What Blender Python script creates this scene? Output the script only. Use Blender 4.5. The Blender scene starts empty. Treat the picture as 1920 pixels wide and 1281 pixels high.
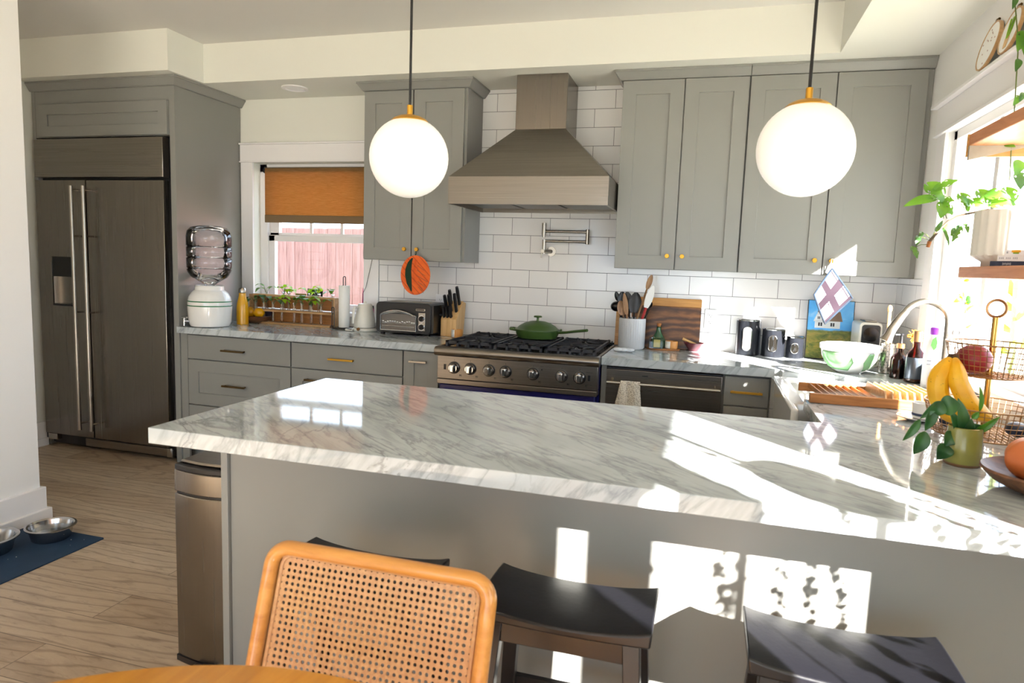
import bpy, bmesh, math, random
from mathutils import Vector, Matrix, Quaternion
R = random.Random(7)
COL = bpy.context.scene.collection
PI = math.pi
def lin(h):
    h = h.lstrip('#'); o = []
    for i in (0, 2, 4):
        c = int(h[i:i+2], 16)/255.0
        o.append(c/12.92 if c <= 0.04045 else ((c+0.055)/1.055)**2.4)
    return tuple(o)+(1.0,)
# ---------------------------------------------------------------- materials
class NT:
    def __init__(s, name):
        s.m = bpy.data.materials.new(name); s.m.use_nodes = True
        s.t = s.m.node_tree; s.n = s.t.nodes; s.l = s.t.links
        s.b = s.n['Principled BSDF']; s.co = None
    def node(s, ty, **k):
        n = s.n.new(ty)
        for a, v in k.items():
            if a in n.inputs.keys(): n.inputs[a].default_value = v
            else: setattr(n, a, v)
        return n
    def link(s, a, b): s.l.new(a, b)
    def coords(s, kind='Object', scale=(1,1,1), rot=(0,0,0), loc=(0,0,0)):
        tc = s.node('ShaderNodeTexCoord'); mp = s.node('ShaderNodeMapping')
        mp.inputs['Scale'].default_value = scale; mp.inputs['Rotation'].default_value = rot; mp.inputs['Location'].default_value = loc
        s.link(tc.outputs[kind], mp.inputs['Vector']); return mp.outputs['Vector']
    def noise(s, vec, scale=5, detail=4, rough=.5, dist=0):
        n = s.node('ShaderNodeTexNoise'); n.inputs['Scale'].default_value = scale; n.inputs['Detail'].default_value = detail
        n.inputs['Roughness'].default_value = rough; n.inputs['Distortion'].default_value = dist
        s.link(vec, n.inputs['Vector']); return n.outputs['Fac']
    def ramp(s, fac, stops):
        r = s.node('ShaderNodeValToRGB'); e = r.color_ramp.elements
        while len(e) < len(stops): e.new(.5)
        for i, (p, c) in enumerate(stops):
            e[i].position = p; e[i].color = lin(c) if isinstance(c, str) else (c, c, c, 1)
        s.link(fac, r.inputs['Fac']); return r.outputs['Color']
    def mix(s, a, b, fac, mode='MIX'):
        n = s.node('ShaderNodeMix', data_type='RGBA', blend_type=mode)
        for sk, v in ((n.inputs[6], a), (n.inputs[7], b), (n.inputs[0], fac)):
            if isinstance(v, str): sk.default_value = lin(v)
            elif isinstance(v, (int, float)): sk.default_value = v if sk == n.inputs[0] else (v, v, v, 1)
            else: s.link(v, sk)
        return n.outputs[2]
    def bump(s, h, strength=.2, dist=.002):
        n = s.node('ShaderNodeBump'); n.inputs['Strength'].default_value = strength; n.inputs['Distance'].default_value = dist
        s.link(h, n.inputs['Height']); s.link(n.outputs['Normal'], s.b.inputs['Normal']); return n
    def set(s, **k):
        names = dict(color='Base Color', rough='Roughness', metal='Metallic', ior='IOR', trans='Transmission Weight', spec='Specular IOR Level',
                     coat='Coat Weight', emit='Emission Color', estr='Emission Strength', aniso='Anisotropic', sss='Subsurface Weight', alpha='Alpha', sheen='Sheen Weight')
        for a, v in k.items():
            i = s.b.inputs[names[a]]
            if isinstance(v, str): i.default_value = lin(v)
            elif isinstance(v, (int, float, tuple)): i.default_value = v
            else: s.link(v, i)
        return s
def plain(name, color, rough=.5, metal=0, var=0, bump=0, bscale=60, **k):
    t = NT(name); t.set(rough=rough, metal=metal, **k)
    if var or bump:
        v = t.coords(); f = t.noise(v, bscale if bump else 8, 3)
        if var:
            c = lin(color); d = tuple(x*(1-var) for x in c[:3])+(1,); l = tuple(min(1, x*(1+var*.6)) for x in c[:3])+(1,)
            r = t.node('ShaderNodeValToRGB'); r.color_ramp.elements[0].position = .3; r.color_ramp.elements[1].position = .7
            r.color_ramp.elements[0].color = d; r.color_ramp.elements[1].color = l
            t.link(t.noise(v, 9, 4), r.inputs['Fac']); t.link(r.outputs['Color'], t.b.inputs['Base Color'])
        else: t.set(color=color)
        if bump: t.bump(f, bump, .002)
    else: t.set(color=color)
    return t.m
def wood(name, dark, light, axis='X', scale=1, rough=.45, **k):
    t = NT(name); sc = {'X': (1.2, 14, 14), 'Y': (14, 1.2, 14), 'Z': (14, 14, 1.2)}[axis]
    v = t.coords(scale=tuple(x*scale for x in sc))
    f = t.noise(v, 2.2, 6, .6, 1.2); g = t.noise(v, 9, 3, .5, .3)
    c = t.ramp(f, [(.3, dark), (.7, light)]); c2 = t.mix(c, dark, t.ramp(g, [(.55, 0.0), (.8, .5)]))
    t.set(color=c2, rough=rough, **k); t.bump(g, .08, .001); return t.m
M = {}
def marble():
    t = NT('marble'); tc = t.node('ShaderNodeTexCoord')
    def sheet(hi, lo, lo2, off):
        cb = t.node('ShaderNodeCombineXYZ')
        for i, (ax, k) in enumerate((((-.577, -.694, .432), hi), ((.77, -.64, 0), lo), ((.276, .333, .904), lo2))):
            d = t.node('ShaderNodeVectorMath', operation='DOT_PRODUCT'); t.link(tc.outputs['Object'], d.inputs[0]); d.inputs[1].default_value = tuple(a*k for a in ax); t.link(d.outputs['Value'], cb.inputs[i])
        ad = t.node('ShaderNodeVectorMath', operation='ADD'); t.link(cb.outputs[0], ad.inputs[0]); ad.inputs[1].default_value = off; return ad.outputs[0]
    a1 = sheet(9, 1.6, 1.6, (0, 0, 0)); a2 = sheet(21, 2.8, 2.8, (3, 1, 2)); a3 = sheet(1.8, .8, .8, (5, 2, 1))
    big = t.noise(a3, 2, 4, .55, .6); f1 = t.noise(a1, 1.5, 6, .55, .25); f2 = t.noise(a2, 1.6, 5, .6, .15); f3 = t.noise(a3, 2.1, 8, .62, 1.2); fm = t.noise(a3, 1.1, 2)
    base = t.ramp(big, [(.3, '#b0b8bb'), (.7, '#c8cfd1')])
    v2 = t.ramp(f2, [(.5, 0.0), (.6, .28), (.76, .65)]); v1 = t.ramp(f1, [(.46, 0.0), (.497, .42), (.507, .2), (.54, 0.0)]); v3 = t.ramp(f3, [(.485, 0.0), (.5, .6), (.507, .5), (.525, 0.0)])
    c = t.mix(base, '#8b9297', v2); c = t.mix(c, '#646c74', v1)
    m = t.node('ShaderNodeMath', operation='MULTIPLY'); t.link(v3, m.inputs[0]); t.link(t.ramp(fm, [(.45, 0.0), (.6, 1.0)]), m.inputs[1])
    c = t.mix(c, '#6d6f72', m.outputs[0]); t.set(color=c, rough=.05, spec=.6); return t.m
M['marble'] = marble()
def tile():
    t = NT('subway_tile'); tc = t.node('ShaderNodeTexCoord'); sp = t.node('ShaderNodeSeparateXYZ'); t.link(tc.outputs['Object'], sp.inputs[0])
    ax = t.node('ShaderNodeMath', operation='SUBTRACT'); ax.inputs[1].default_value = .342; t.link(sp.outputs['X'], ax.inputs[0])
    sy = t.node('ShaderNodeMath', operation='ADD'); t.link(ax.outputs[0], sy.inputs[0]); t.link(sp.outputs['Y'], sy.inputs[1])
    az = t.node('ShaderNodeMath', operation='SUBTRACT'); az.inputs[1].default_value = .912; t.link(sp.outputs['Z'], az.inputs[0])
    cb = t.node('ShaderNodeCombineXYZ'); t.link(sy.outputs[0], cb.inputs[0]); t.link(az.outputs[0], cb.inputs[1])
    b = t.node('ShaderNodeTexBrick'); b.offset = .5; b.offset_frequency = 2
    b.inputs['Scale'].default_value = 1; b.inputs['Brick Width'].default_value = .25; b.inputs['Row Height'].default_value = .1105
    b.inputs['Mortar Size'].default_value = .0016; b.inputs['Mortar Smooth'].default_value = .1; b.inputs['Bias'].default_value = 0
    b.inputs['Color1'].default_value = lin('#e9e8e7'); b.inputs['Color2'].default_value = lin('#e3e2e2'); b.inputs['Mortar'].default_value = lin('#77777a')
    t.link(cb.outputs[0], b.inputs['Vector']); t.set(color=b.outputs['Color'])
    r = t.ramp(b.outputs['Fac'], [(0, .12), (1, .7)]); t.link(r, t.b.inputs['Roughness'])
    inv = t.ramp(b.outputs['Fac'], [(0, 1.0), (1, 0.0)]); t.bump(inv, .5, .0015); return t.m
M['tile'] = tile()
def floor_mat():
    t = NT('oak_planks'); v = t.coords('Object', loc=(0, .08, 0))
    def brick(c1, c2, m, ms):
        b = t.node('ShaderNodeTexBrick'); b.offset = .37; b.offset_frequency = 2
        for a, x in (('Scale', 1), ('Brick Width', 1.9), ('Row Height', .187), ('Mortar Size', ms), ('Bias', 0), ('Mortar Smooth', .2)): b.inputs[a].default_value = x
        b.inputs['Color1'].default_value = c1; b.inputs['Color2'].default_value = c2; b.inputs['Mortar'].default_value = m
        t.link(v, b.inputs['Vector']); return b
    b = brick((0, 0, 0, 1), (1, 1, 1, 1), (.5, .5, .5, 1), .0016)
    # shift the grain from plank to plank
    sc = t.node('ShaderNodeVectorMath', operation='MULTIPLY_ADD'); t.link(b.outputs['Color'], sc.inputs[0]); sc.inputs[1].default_value = (7, 3, 5)
    mp = t.node('ShaderNodeMapping'); mp.inputs['Scale'].default_value = (.8, 4.2, 1); t.link(v, mp.inputs['Vector']); t.link(mp.outputs[0], sc.inputs[2])
    g = t.noise(sc.outputs[0], 2.3, 8, .68, 1.6); fine = t.noise(sc.outputs[0], 12, 4, .65, .6)
    c = t.ramp(g, [(.25, '#84705c'), (.45, '#a7917a'), (.6, '#baa58d'), (.8, '#ab9479')])
    pl = t.mix(c, t.mix('#d2c4b0', '#9c8770', b.outputs['Color']), .45)
    pl = t.mix(pl, '#5c4a3b', t.ramp(fine, [(.55, 0.0), (.75, .6)]))
    wv = t.node('ShaderNodeTexWave', wave_type='RINGS', rings_direction='Z'); wv.inputs['Scale'].default_value = 1.6; wv.inputs['Distortion'].default_value = 7; wv.inputs['Detail'].default_value = 3; wv.inputs['Detail Scale'].default_value = 1.2
    t.link(sc.outputs[0], wv.inputs['Vector'])
    pl = t.mix(pl, '#5a4532', t.ramp(wv.outputs['Fac'], [(.86, 0.0), (1, .4)]))
    pl = t.mix(pl, '#3b2c20', t.ramp(b.outputs['Fac'], [(0, 0.0), (1, .8)]))
    t.set(color=pl, rough=.42); t.bump(fine, .25, .0015); return t.m
M['floor'] = floor_mat()
def steel(name, col='#b3aca4', axis='X', rough=.3):
    t = NT(name); sc = {'X': (.6, 70, 70), 'Z': (70, 70, .6), 'Y': (70, .6, 70)}[axis]
    f = t.noise(t.coords(scale=sc), 3, 2, .5); c = t.ramp(f, [(.2, '#837d76'), (.8, col)])
    t.set(color=c, metal=1, aniso=.5); t.link(t.ramp(f, [(.2, rough+.03), (.8, rough)]), t.b.inputs['Roughness']); return t.m
M['steel_h'] = steel('brushed_steel_horizontal', '#948e86', 'X', .27)
M['steel_v'] = steel('brushed_steel_vertical', '#8a847c', 'Z', .25)
M['chrome'] = plain('polished_chrome', '#c9c9ca', .12, 1)
M['nickel'] = plain('brushed_nickel', '#a9a49b', .27, 1)
M['paint'] = plain('grey_cabinet_paint', '#8a8a86', .36, bump=.03, bscale=300)
M['paint_in'] = plain('dark_gap', '#1c1c1c', .8)
M['wall'] = plain('wall_paint', '#e3e3da', .75, bump=.05, bscale=500)
M['wallw'] = plain('white_wall_paint', '#ebeae8', .75, bump=.05, bscale=500)
M['ceil'] = plain('ceiling_paint', '#dcdad5', .85)
M['trim'] = plain('white_trim_paint', '#eceaea', .4)
M['brass'] = plain('brushed_brass', '#c89b3c', .34, 1)
M['bronze'] = plain('aged_bronze', '#6b5638', .35, 1)
M['gold'] = plain('golden_brass', '#cf9c3a', .38, .85)
M['black'] = plain('black_plastic', '#17171a', .35)
M['blackgloss'] = plain('black_gloss', '#0d0d0f', .12)
M['blackwood'] = plain('black_painted_wood', '#121217', .32, bump=.12, bscale=90)
M['iron'] = plain('cast_iron', '#22232a', .5, bump=.2, bscale=300)
M['enamel'] = plain('black_enamel', '#101013', .2)
M['blue'] = plain('cobalt_enamel', '#14125e', .25)
M['ceramic'] = plain('white_ceramic', '#e9e9e6', .15, coat=.4)
M['crock'] = plain('pale_glazed_stoneware', '#c9ccd0', .22, coat=.3)
M['stone_white'] = plain('matte_white_ceramic', '#e6e1d8', .45)
M['sink'] = plain('fireclay', '#e4e4e2', .1, coat=.5)
M['green_line'] = plain('green_glaze', '#2f8455', .25)
M['yellow'] = plain('yellow_enamel', '#e0a208', .28, coat=.4)
M['bamboo'] = wood('bamboo', '#a98052', '#cfa97a', 'X', 1.0)
M['bambood'] = wood('toned_bamboo', '#8a5526', '#b87a3f', 'X', 1.0)
M['lightwood'] = wood('blond_wood', '#c99a5c', '#e6bf85', 'Z', 1)
M['chairwood'] = wood('honey_oak', '#c07e35', '#dd9d4f', 'X', .8, rough=.3, coat=.4)
M['tablewood'] = wood('golden_oak', '#c07d20', '#dd9c38', 'Y', .8, rough=.35, coat=.3)
M['shelfwood'] = wood('pine_shelf', '#b9764a', '#d69468', 'Y', 1)
M['spoonwood'] = wood('beech', '#7a5638', '#b58f66', 'Z', 2)
M['boardwood'] = wood('board_light', '#a8733a', '#cf9a55', 'X', 1)
def walnut():
    t = NT('walnut_board'); tc = t.node('ShaderNodeTexCoord'); mp = t.node('ShaderNodeMapping'); mp.inputs['Scale'].default_value = (2.2, 1, 6.5); mp.inputs['Location'].default_value = (-.35, 0, .2)
    t.link(tc.outputs['Object'], mp.inputs['Vector'])
    w = t.node('ShaderNodeTexWave', wave_type='RINGS', rings_direction='SPHERICAL'); w.inputs['Scale'].default_value = 1.1; w.inputs['Distortion'].default_value = 9; w.inputs['Detail'].default_value = 4; w.inputs['Detail Scale'].default_value = 1.4
    t.link(mp.outputs[0], w.inputs['Vector']); n = t.noise(mp.outputs[0], 3, 6, .6, 1)
    c = t.ramp(w.outputs['Fac'], [(0, '#442818'), (.5, '#5e3a23'), (1, '#83552f')]); c = t.mix(c, '#2a1810', t.ramp(n, [(.5, 0.0), (.75, .7)]))
    t.set(color=c, rough=.4); return t.m
M['walnut'] = walnut()
M['panG'] = plain('sage_green_enamel', '#3f5a28', .4)
M['redwood'] = None
def fence_mat():
    t = NT('redwood_fence'); v = t.coords(scale=(30, 30, 1.2)); f = t.noise(v, 1.5, 7, .65, 1.5)
    c = t.ramp(f, [(.3, '#93695f'), (.5, '#b5867c'), (.75, '#c49a92')]); t.set(color=c, rough=.8); t.bump(f, .3, .004); return t.m
M['fence'] = fence_mat()
def shade_mat():
    t = NT('woven_shade_fabric'); v = t.coords(scale=(6, 6, 160)); f = t.noise(v, 4, 5, .6, .3)
    c = t.ramp(f, [(.3, '#8f7247'), (.7, '#c4a273')]); t.set(color=c, rough=.85)
    tr = t.node('ShaderNodeBsdfTranslucent'); t.link(t.mix(c, '#e9a445', .45), tr.inputs['Color'])
    ms = t.node('ShaderNodeMixShader'); ms.inputs[0].default_value = .62; out = t.n['Material Output']
    t.link(t.b.outputs[0], ms.inputs[1]); t.link(tr.outputs[0], ms.inputs[2]); t.link(ms.outputs[0], out.inputs['Surface']); return t.m
M['shade'] = shade_mat()
M['shade_dark'] = plain('hem_fabric', '#7b6548', .9, bump=.2, bscale=200)
def leafm(name, c1, c2, tr=.4):
    t = NT(name); v = t.coords(scale=(1, 1, 1)); f = t.noise(v, 14, 3); c = t.ramp(f, [(.35, c1), (.65, c2)]); t.set(color=c, rough=.35)
    n = t.node('ShaderNodeBsdfTranslucent'); t.link(t.mix(c, '#b6e03a', .45), n.inputs['Color'])
    ms = t.node('ShaderNodeMixShader'); ms.inputs[0].default_value = tr
    t.link(t.b.outputs[0], ms.inputs[1]); t.link(n.outputs[0], ms.inputs[2]); t.link(ms.outputs[0], t.n['Material Output'].inputs['Surface']); return t.m
M['leaf'] = leafm('green_leaf', '#2f6a1c', '#5c9230', .25)
M['leafd'] = leafm('dark_green_leaf', '#1f4a26', '#3a6a34', .15)
M['leafy'] = leafm('lime_leaf', '#7fae1e', '#b6d82c', .5)
M['leafyel'] = leafm('yellow_leaf', '#d9d820', '#e6ea30', .55)
M['stem'] = plain('plant_stem', '#5c6b33', .5)
M['stemb'] = plain('brown_stem', '#5a4a3a', .6)
def glass(name, col='#ffffff', rough=0.0, ior=1.45):
    return plain(name, col, rough, trans=1.0, ior=ior)
M['glass'] = glass('clear_glass');  M['amber'] = glass('amber_glass', '#7a2c06', .0); M['gglass'] = glass('green_glass', '#3d7a4a', .03)
M['water'] = glass('water', '#f6fbff', 0, 1.33)
def pane_mat():
    t = NT('window_pane'); tr = t.node('ShaderNodeBsdfTransparent'); gl = t.node('ShaderNodeBsdfGlossy'); gl.inputs['Roughness'].default_value = .02
    ms = t.node('ShaderNodeMixShader'); ms.inputs[0].default_value = .04; t.link(tr.outputs[0], ms.inputs[1]); t.link(gl.outputs[0], ms.inputs[2])
    t.link(ms.outputs[0], t.n['Material Output'].inputs['Surface']); return t.m
M['pane'] = pane_mat()
def jug_mat():
    t = NT('clear_jug_glass'); tr = t.node('ShaderNodeBsdfTransparent'); tr.inputs['Color'].default_value = (.96, .96, .97, 1); gl = t.node('ShaderNodeBsdfGlossy'); gl.inputs['Roughness'].default_value = .04
    lw = t.node('ShaderNodeLayerWeight'); lw.inputs['Blend'].default_value = .34
    ms = t.node('ShaderNodeMixShader'); t.link(lw.outputs['Fresnel'], ms.inputs[0]); t.link(tr.outputs[0], ms.inputs[1]); t.link(gl.outputs[0], ms.inputs[2])
    t.link(ms.outputs[0], t.n['Material Output'].inputs['Surface']); return t.m
M['jug'] = jug_mat()
def opal():
    t = NT('opal_glass'); t.set(color='#f6f4ee', rough=.3, spec=.4, emit='#fffdf6', estr=.10); return t.m
M['opal'] = opal()
M['cord'] = plain('black_cord', '#0e0e10', .6)
M['cork'] = plain('cork', '#b5743f', .8, var=.3)
M['copper'] = plain('copper_wire', '#a27c56', .35, .9)
M['brasspole'] = plain('polished_brass', '#caa05a', .2, 1)
M['steelbowl'] = plain('spun_steel', '#b8b6b4', .16, 1)
M['navy'] = plain('navy_mat', '#0e2f4c', .75, var=.15, bump=.2, bscale=200)
M['red'] = plain('red_handle', '#a51f22', .35)
M['canister'] = plain('gunmetal_paint', '#23252b', .2, .35)
M['white'] = plain('white_plastic', '#ececee', .3)
M['offwhite'] = plain('warm_white_enamel', '#dfddd4', .3, coat=.3)
M['paper'] = plain('paper_towel', '#efeeea', .9, bump=.3, bscale=120)
M['page'] = plain('book_pages', '#cbbd9d', .8)
M['greenb'] = plain('mint_green_ceramic', '#7fae78', .15, coat=.4)
M['olive'] = plain('olive_glaze', '#8d8a45', .2, var=.2, coat=.5)
M['olivebase'] = plain('raw_clay', '#7a5a3c', .7)
def banana_mat():
    t = NT('banana_peel'); v = t.coords(); f = t.noise(v, 90, 3); g = t.noise(v, 25, 2)
    c = t.ramp(g, [(.3, '#e9a70a'), (.7, '#f5c02a')]); c = t.mix(c, '#5a3510', t.ramp(f, [(.68, 0.0), (.74, .8)])); t.set(color=c, rough=.4); return t.m
M['walnut_'] = None; M['banana'] = banana_mat(); M['bananatip'] = plain('banana_stem', '#4a3320', .7)
M['fruit'] = plain('red_fruit_skin', '#8e1f2a', .35, var=.35)
M['fruitd'] = plain('dark_fruit_skin', '#3a1320', .35, var=.3)
M['pumpkin'] = plain('orange_squash_skin', '#d2743f', .45, var=.15)
M['bowlwood'] = wood('acacia', '#4a2b1b', '#8a5c3b', 'X', 1)
M['orange'] = None
def quilt(name, a, b, stripe):
    t = NT(name); v = t.coords(); w = t.node('ShaderNodeTexWave', bands_direction='DIAGONAL'); w.inputs['Scale'].default_value = 14; t.link(v, w.inputs['Vector'])
    c = t.mix(a, b, t.noise(v, 30, 3)); c = t.mix(c, stripe, t.ramp(w.outputs['Fac'], [(.86, 0.0), (.95, .6)])); t.set(color=c, rough=.9, sheen=.3); t.bump(w.outputs['Fac'], .5, .003); return t.m
M['orange'] = quilt('orange_quilted_cotton', '#d9541a', '#ef7426', '#a83a10')
M['darkgreen'] = plain('dark_green_cotton', '#12301f', .9)
def plaid():
    t = NT('plaid_cotton'); tc = t.node('ShaderNodeTexCoord'); mp = t.node('ShaderNodeMapping'); t.link(tc.outputs['UV'], mp.inputs['Vector'])
    sp = t.node('ShaderNodeSeparateXYZ'); t.link(mp.outputs[0], sp.inputs[0])
    bx = t.ramp(sp.outputs['X'], [(0, 0.0), (.33, 0.0), (.335, 1.0), (.56, 1.0), (.565, 0.0), (.6, 0.0), (.605, 1.0), (.63, 1.0), (.635, 0.0), (.9, 0.0), (.905, 1.0)])
    by = t.ramp(sp.outputs['Y'], [(0, 0.0), (.06, 0.0), (.065, 1.0), (.1, 1.0), (.105, 0.0), (.4, 0.0), (.405, 1.0), (.62, 1.0), (.625, 0.0), (.66, 0.0), (.665, 1.0), (.69, 1.0), (.695, 0.0)])
    for r in (bx, by): pass
    m = t.mix(bx, by, 1.0, 'LIGHTEN'); c = t.mix('#d0ccd6', '#1e0a1a', m); t.set(color=c, rough=.9); return t.m
M['plaid'] = plaid()
M['trimfab'] = plain('patterned_binding', '#1d2b3c', .9, var=.6)
def towelm():
    t = NT('waffle_towel'); v = t.coords(scale=(1, 1, 1)); c = t.node('ShaderNodeTexVoronoi'); c.inputs['Scale'].default_value = 130; t.link(v, c.inputs['Vector'])
    t.set(color=t.ramp(c.outputs['Distance'], [(0, '#8f8779'), (.6, '#cfc8ba')]), rough=.95); t.bump(c.outputs['Distance'], .6, .003); return t.m
M['towel'] = towelm()
def cane():
    t = NT('woven_cane'); f = t.noise(t.coords(), 120, 3); g = t.noise(t.coords(), 10, 2)
    t.set(color=t.mix(t.ramp(f, [(.3, '#a87a4c'), (.7, '#d3a972')]), '#c2916a', g), rough=.5); t.bump(f, .3, .001); return t.m
M['cane'] = cane()
def painting():
    t = NT('oil_painting'); tc = t.node('ShaderNodeTexCoord'); sp = t.node('ShaderNodeSeparateXYZ'); t.link(tc.outputs['Object'], sp.inputs[0])
    n = t.noise(t.coords(scale=(1, 1, 2.2)), 14, 6, .6, 1); n2 = t.noise(t.coords(scale=(1, 1, 1.4), loc=(3, 1, 2)), 7, 5, .6, .5)
    sky = t.ramp(n2, [(.3, '#2f8fe0'), (.6, '#5cb4f2'), (.8, '#b7ddf5')])
    field = t.ramp(n, [(.25, '#2b3416'), (.45, '#5e6a24'), (.6, '#8d8134'), (.8, '#a67d3f')])
    a = t.node('ShaderNodeMath', operation='MULTIPLY_ADD'); t.link(n2, a.inputs[0]); a.inputs[1].default_value = .03; t.link(sp.outputs['Z'], a.inputs[2])
    k = t.ramp(a.outputs[0], [(.175, 0.0), (.182, 1.0)]); t.set(color=t.mix(field, sky, k), rough=.35); return t.m
M['painting'] = painting()
M['leafprint'] = plain('printed_green', '#5fd54a', .4)
M['purple'] = plain('purple_plastic', '#8a2bb0', .35)
M['bristle'] = plain('orange_bristle', '#f0a040', .7)
M['grass'] = plain('outdoor_ground', '#a9a693', .9, var=.2)
M['siding'] = plain('neighbour_siding', '#d5d8da', .8)
M['magenta'] = plain('magenta_card', '#b5136a', .6)
M['greenflock'] = plain('green_dress_print', '#1c7a45', .6)
M['dirt'] = plain('potting_soil', '#2e2218', .95)
M['butter'] = plain('pale_yellow_block', '#e9dc85', .4)
M['terra'] = plain('maroon_glaze', '#5a2730', .3)
M['tan'] = plain('tan_glaze', '#c98b45', .35)
M['dark_glass'] = plain('oven_glass', '#1a1815', .06, spec=.8)
M['navybook'] = plain('navy_cover', '#26334f', .5); M['bookwhite'] = plain('white_cover', '#e9e9ec', .5); M['bookmark'] = plain('print_grey', '#9fa3ad', .6)
M['blueglass'] = plain('dark_blue_rubber', '#1c2a4e', .4)
M['lamp_on'] = None
# ---------------------------------------------------------------- geometry helpers
def bm_new(): return bmesh.new()
def box(bm, x0, x1, y0, y1, z0, z1, mi=0):
    vs = [bm.verts.new((x, y, z)) for x in (x0, x1) for y in (y0, y1) for z in (z0, z1)]
    for a in ((0,1,3,2), (4,6,7,5), (0,4,5,1), (2,3,7,6), (0,2,6,4), (1,5,7,3)):
        f = bm.faces.new([vs[i] for i in a]); f.material_index = mi
    return vs
def frame_of(d):
    d = Vector(d).normalized(); a = Vector((0, 0, 1)) if abs(d.z) < .9 else Vector((1, 0, 0))
    u = d.cross(a).normalized(); return u, d.cross(u).normalized()
def tube(bm, pts, r, n=10, cap=True, closed=False, mi=0, flat=1.0):
    pts = [Vector(p) for p in pts]; m = len(pts); rs = r if isinstance(r, (list, tuple)) else [r]*m
    rings = []; pu = None
    for i, p in enumerate(pts):
        if closed: d = pts[(i+1) % m]-pts[(i-1) % m]
        else: d = pts[min(i+1, m-1)]-pts[max(i-1, 0)]
        d.normalize()
        if pu is None: u, v = frame_of(d)
        else:
            u = pu-d*pu.dot(d)
            if u.length < 1e-6: u, v = frame_of(d)
            u.normalize(); v = d.cross(u)
        pu = u
        rings.append([bm.verts.new(p+(u*math.cos(2*PI*k/n)+v*math.sin(2*PI*k/n)*flat)*rs[i]) for k in range(n)])
    for i in range(m if closed else m-1):
        A, B = rings[i], rings[(i+1) % m]
        for k in range(n):
            f = bm.faces.new((A[k], A[(k+1) % n], B[(k+1) % n], B[k])); f.material_index = mi
    if cap and not closed:
        for ring, fl in ((rings[0], True), (rings[-1], False)):
            try: f = bm.faces.new(ring[::-1] if fl else ring); f.material_index = mi
            except ValueError: pass
def lathe(bm, prof, c=(0,0,0), n=32, closed=False, cap=True, mi=0, fn=None):
    rings = []
    for (r, z) in prof:
        rr = []
        for k in range(n):
            a = 2*PI*k/n; q = r if fn is None else r*fn(a, z)
            rr.append(bm.verts.new((c[0]+q*math.cos(a), c[1]+q*math.sin(a), c[2]+z)))
        rings.append(rr)
    m = len(rings)
    for i in range(m if closed else m-1):
        A, B = rings[i], rings[(i+1) % m]
        for k in range(n):
            f = bm.faces.new((A[k], A[(k+1) % n], B[(k+1) % n], B[k])); f.material_index = mi
    if cap and not closed:
        f = bm.faces.new(rings[0][::-1]); f.material_index = mi; f = bm.faces.new(rings[-1]); f.material_index = mi
def prism(bm, poly, a, b, axis='Z', mi=0):
    def P(u, v, w): return {'Z': (u, v, w), 'Y': (u, w, v), 'X': (w, u, v)}[axis]
    A = [bm.verts.new(P(u, v, a)) for u, v in poly]; B = [bm.verts.new(P(u, v, b)) for u, v in poly]
    n = len(poly); fs = [bm.faces.new(A), bm.faces.new(B[::-1])]
    for i in range(n): fs.append(bm.faces.new((A[i], B[i], B[(i+1) % n], A[(i+1) % n])))
    for f in fs: f.material_index = mi
def sphere(bm, c, r, n=24, m=14, sx=1, sy=1, sz=1):
    c = Vector(c); rings = []
    for i in range(1, m):
        t = PI*i/m
        rings.append([bm.verts.new(c+Vector((r*sx*math.sin(t)*math.cos(2*PI*k/n), r*sy*math.sin(t)*math.sin(2*PI*k/n), r*sz*math.cos(t)))) for k in range(n)])
    a = bm.verts.new(c+Vector((0, 0, r*sz))); b = bm.verts.new(c-Vector((0, 0, r*sz)))
    for i in range(len(rings)-1):
        for k in range(n): bm.faces.new((rings[i][k], rings[i+1][k], rings[i+1][(k+1) % n], rings[i][(k+1) % n]))
    for k in range(n):
        bm.faces.new((a, rings[0][k], rings[0][(k+1) % n])); bm.faces.new((b, rings[-1][(k+1) % n], rings[-1][k]))
def rrect(x0, x1, y0, y1, r, n=5):
    o = []
    for cx, cy, a0 in ((x1-r, y1-r, 0), (x0+r, y1-r, 90), (x0+r, y0+r, 180), (x1-r, y0+r, 270)):
        for k in range(n+1):
            a = math.radians(a0+90*k/n); o.append((cx+r*math.cos(a), cy+r*math.sin(a)))
    return o
def obj(name, bm, m, parent=None, bevel=0, smooth=True, sub=0, loc=None, rot=None, solid=0, kind=None, label=None, seg=2, ang=35):
    me = bpy.data.meshes.new(name); bmesh.ops.recalc_face_normals(bm, faces=bm.faces[:]); bm.to_mesh(me); bm.free()
    for x in (m if isinstance(m, (list, tuple)) else [m]): me.materials.append(M[x] if isinstance(x, str) else x)
    if smooth:
        for p in me.polygons: p.use_smooth = True
        me.set_sharp_from_angle(angle=math.radians(ang))
    o = bpy.data.objects.new(name, me); COL.objects.link(o)
    if parent: o.parent = parent
    if loc: o.location = loc
    if rot: o.rotation_euler = rot
    if solid:
        s = o.modifiers.new('s', 'SOLIDIFY'); s.thickness = solid; s.offset = 0
    if sub:
        s = o.modifiers.new('u', 'SUBSURF'); s.levels = sub; s.render_levels = sub
    if bevel:
        b = o.modifiers.new('b', 'BEVEL'); b.width = bevel; b.segments = seg; b.limit_method = 'ANGLE'; b.angle_limit = math.radians(40); b.harden_normals = False
    if kind: o['kind'] = kind
    if label: o['label'] = label
    return o
def B(name, dims, m, parent=None, **k):
    bm = bm_new()
    for d in (dims if isinstance(dims[0], (list, tuple)) else [dims]): box(bm, *d)
    return obj(name, bm, m, parent, **k)
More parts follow.
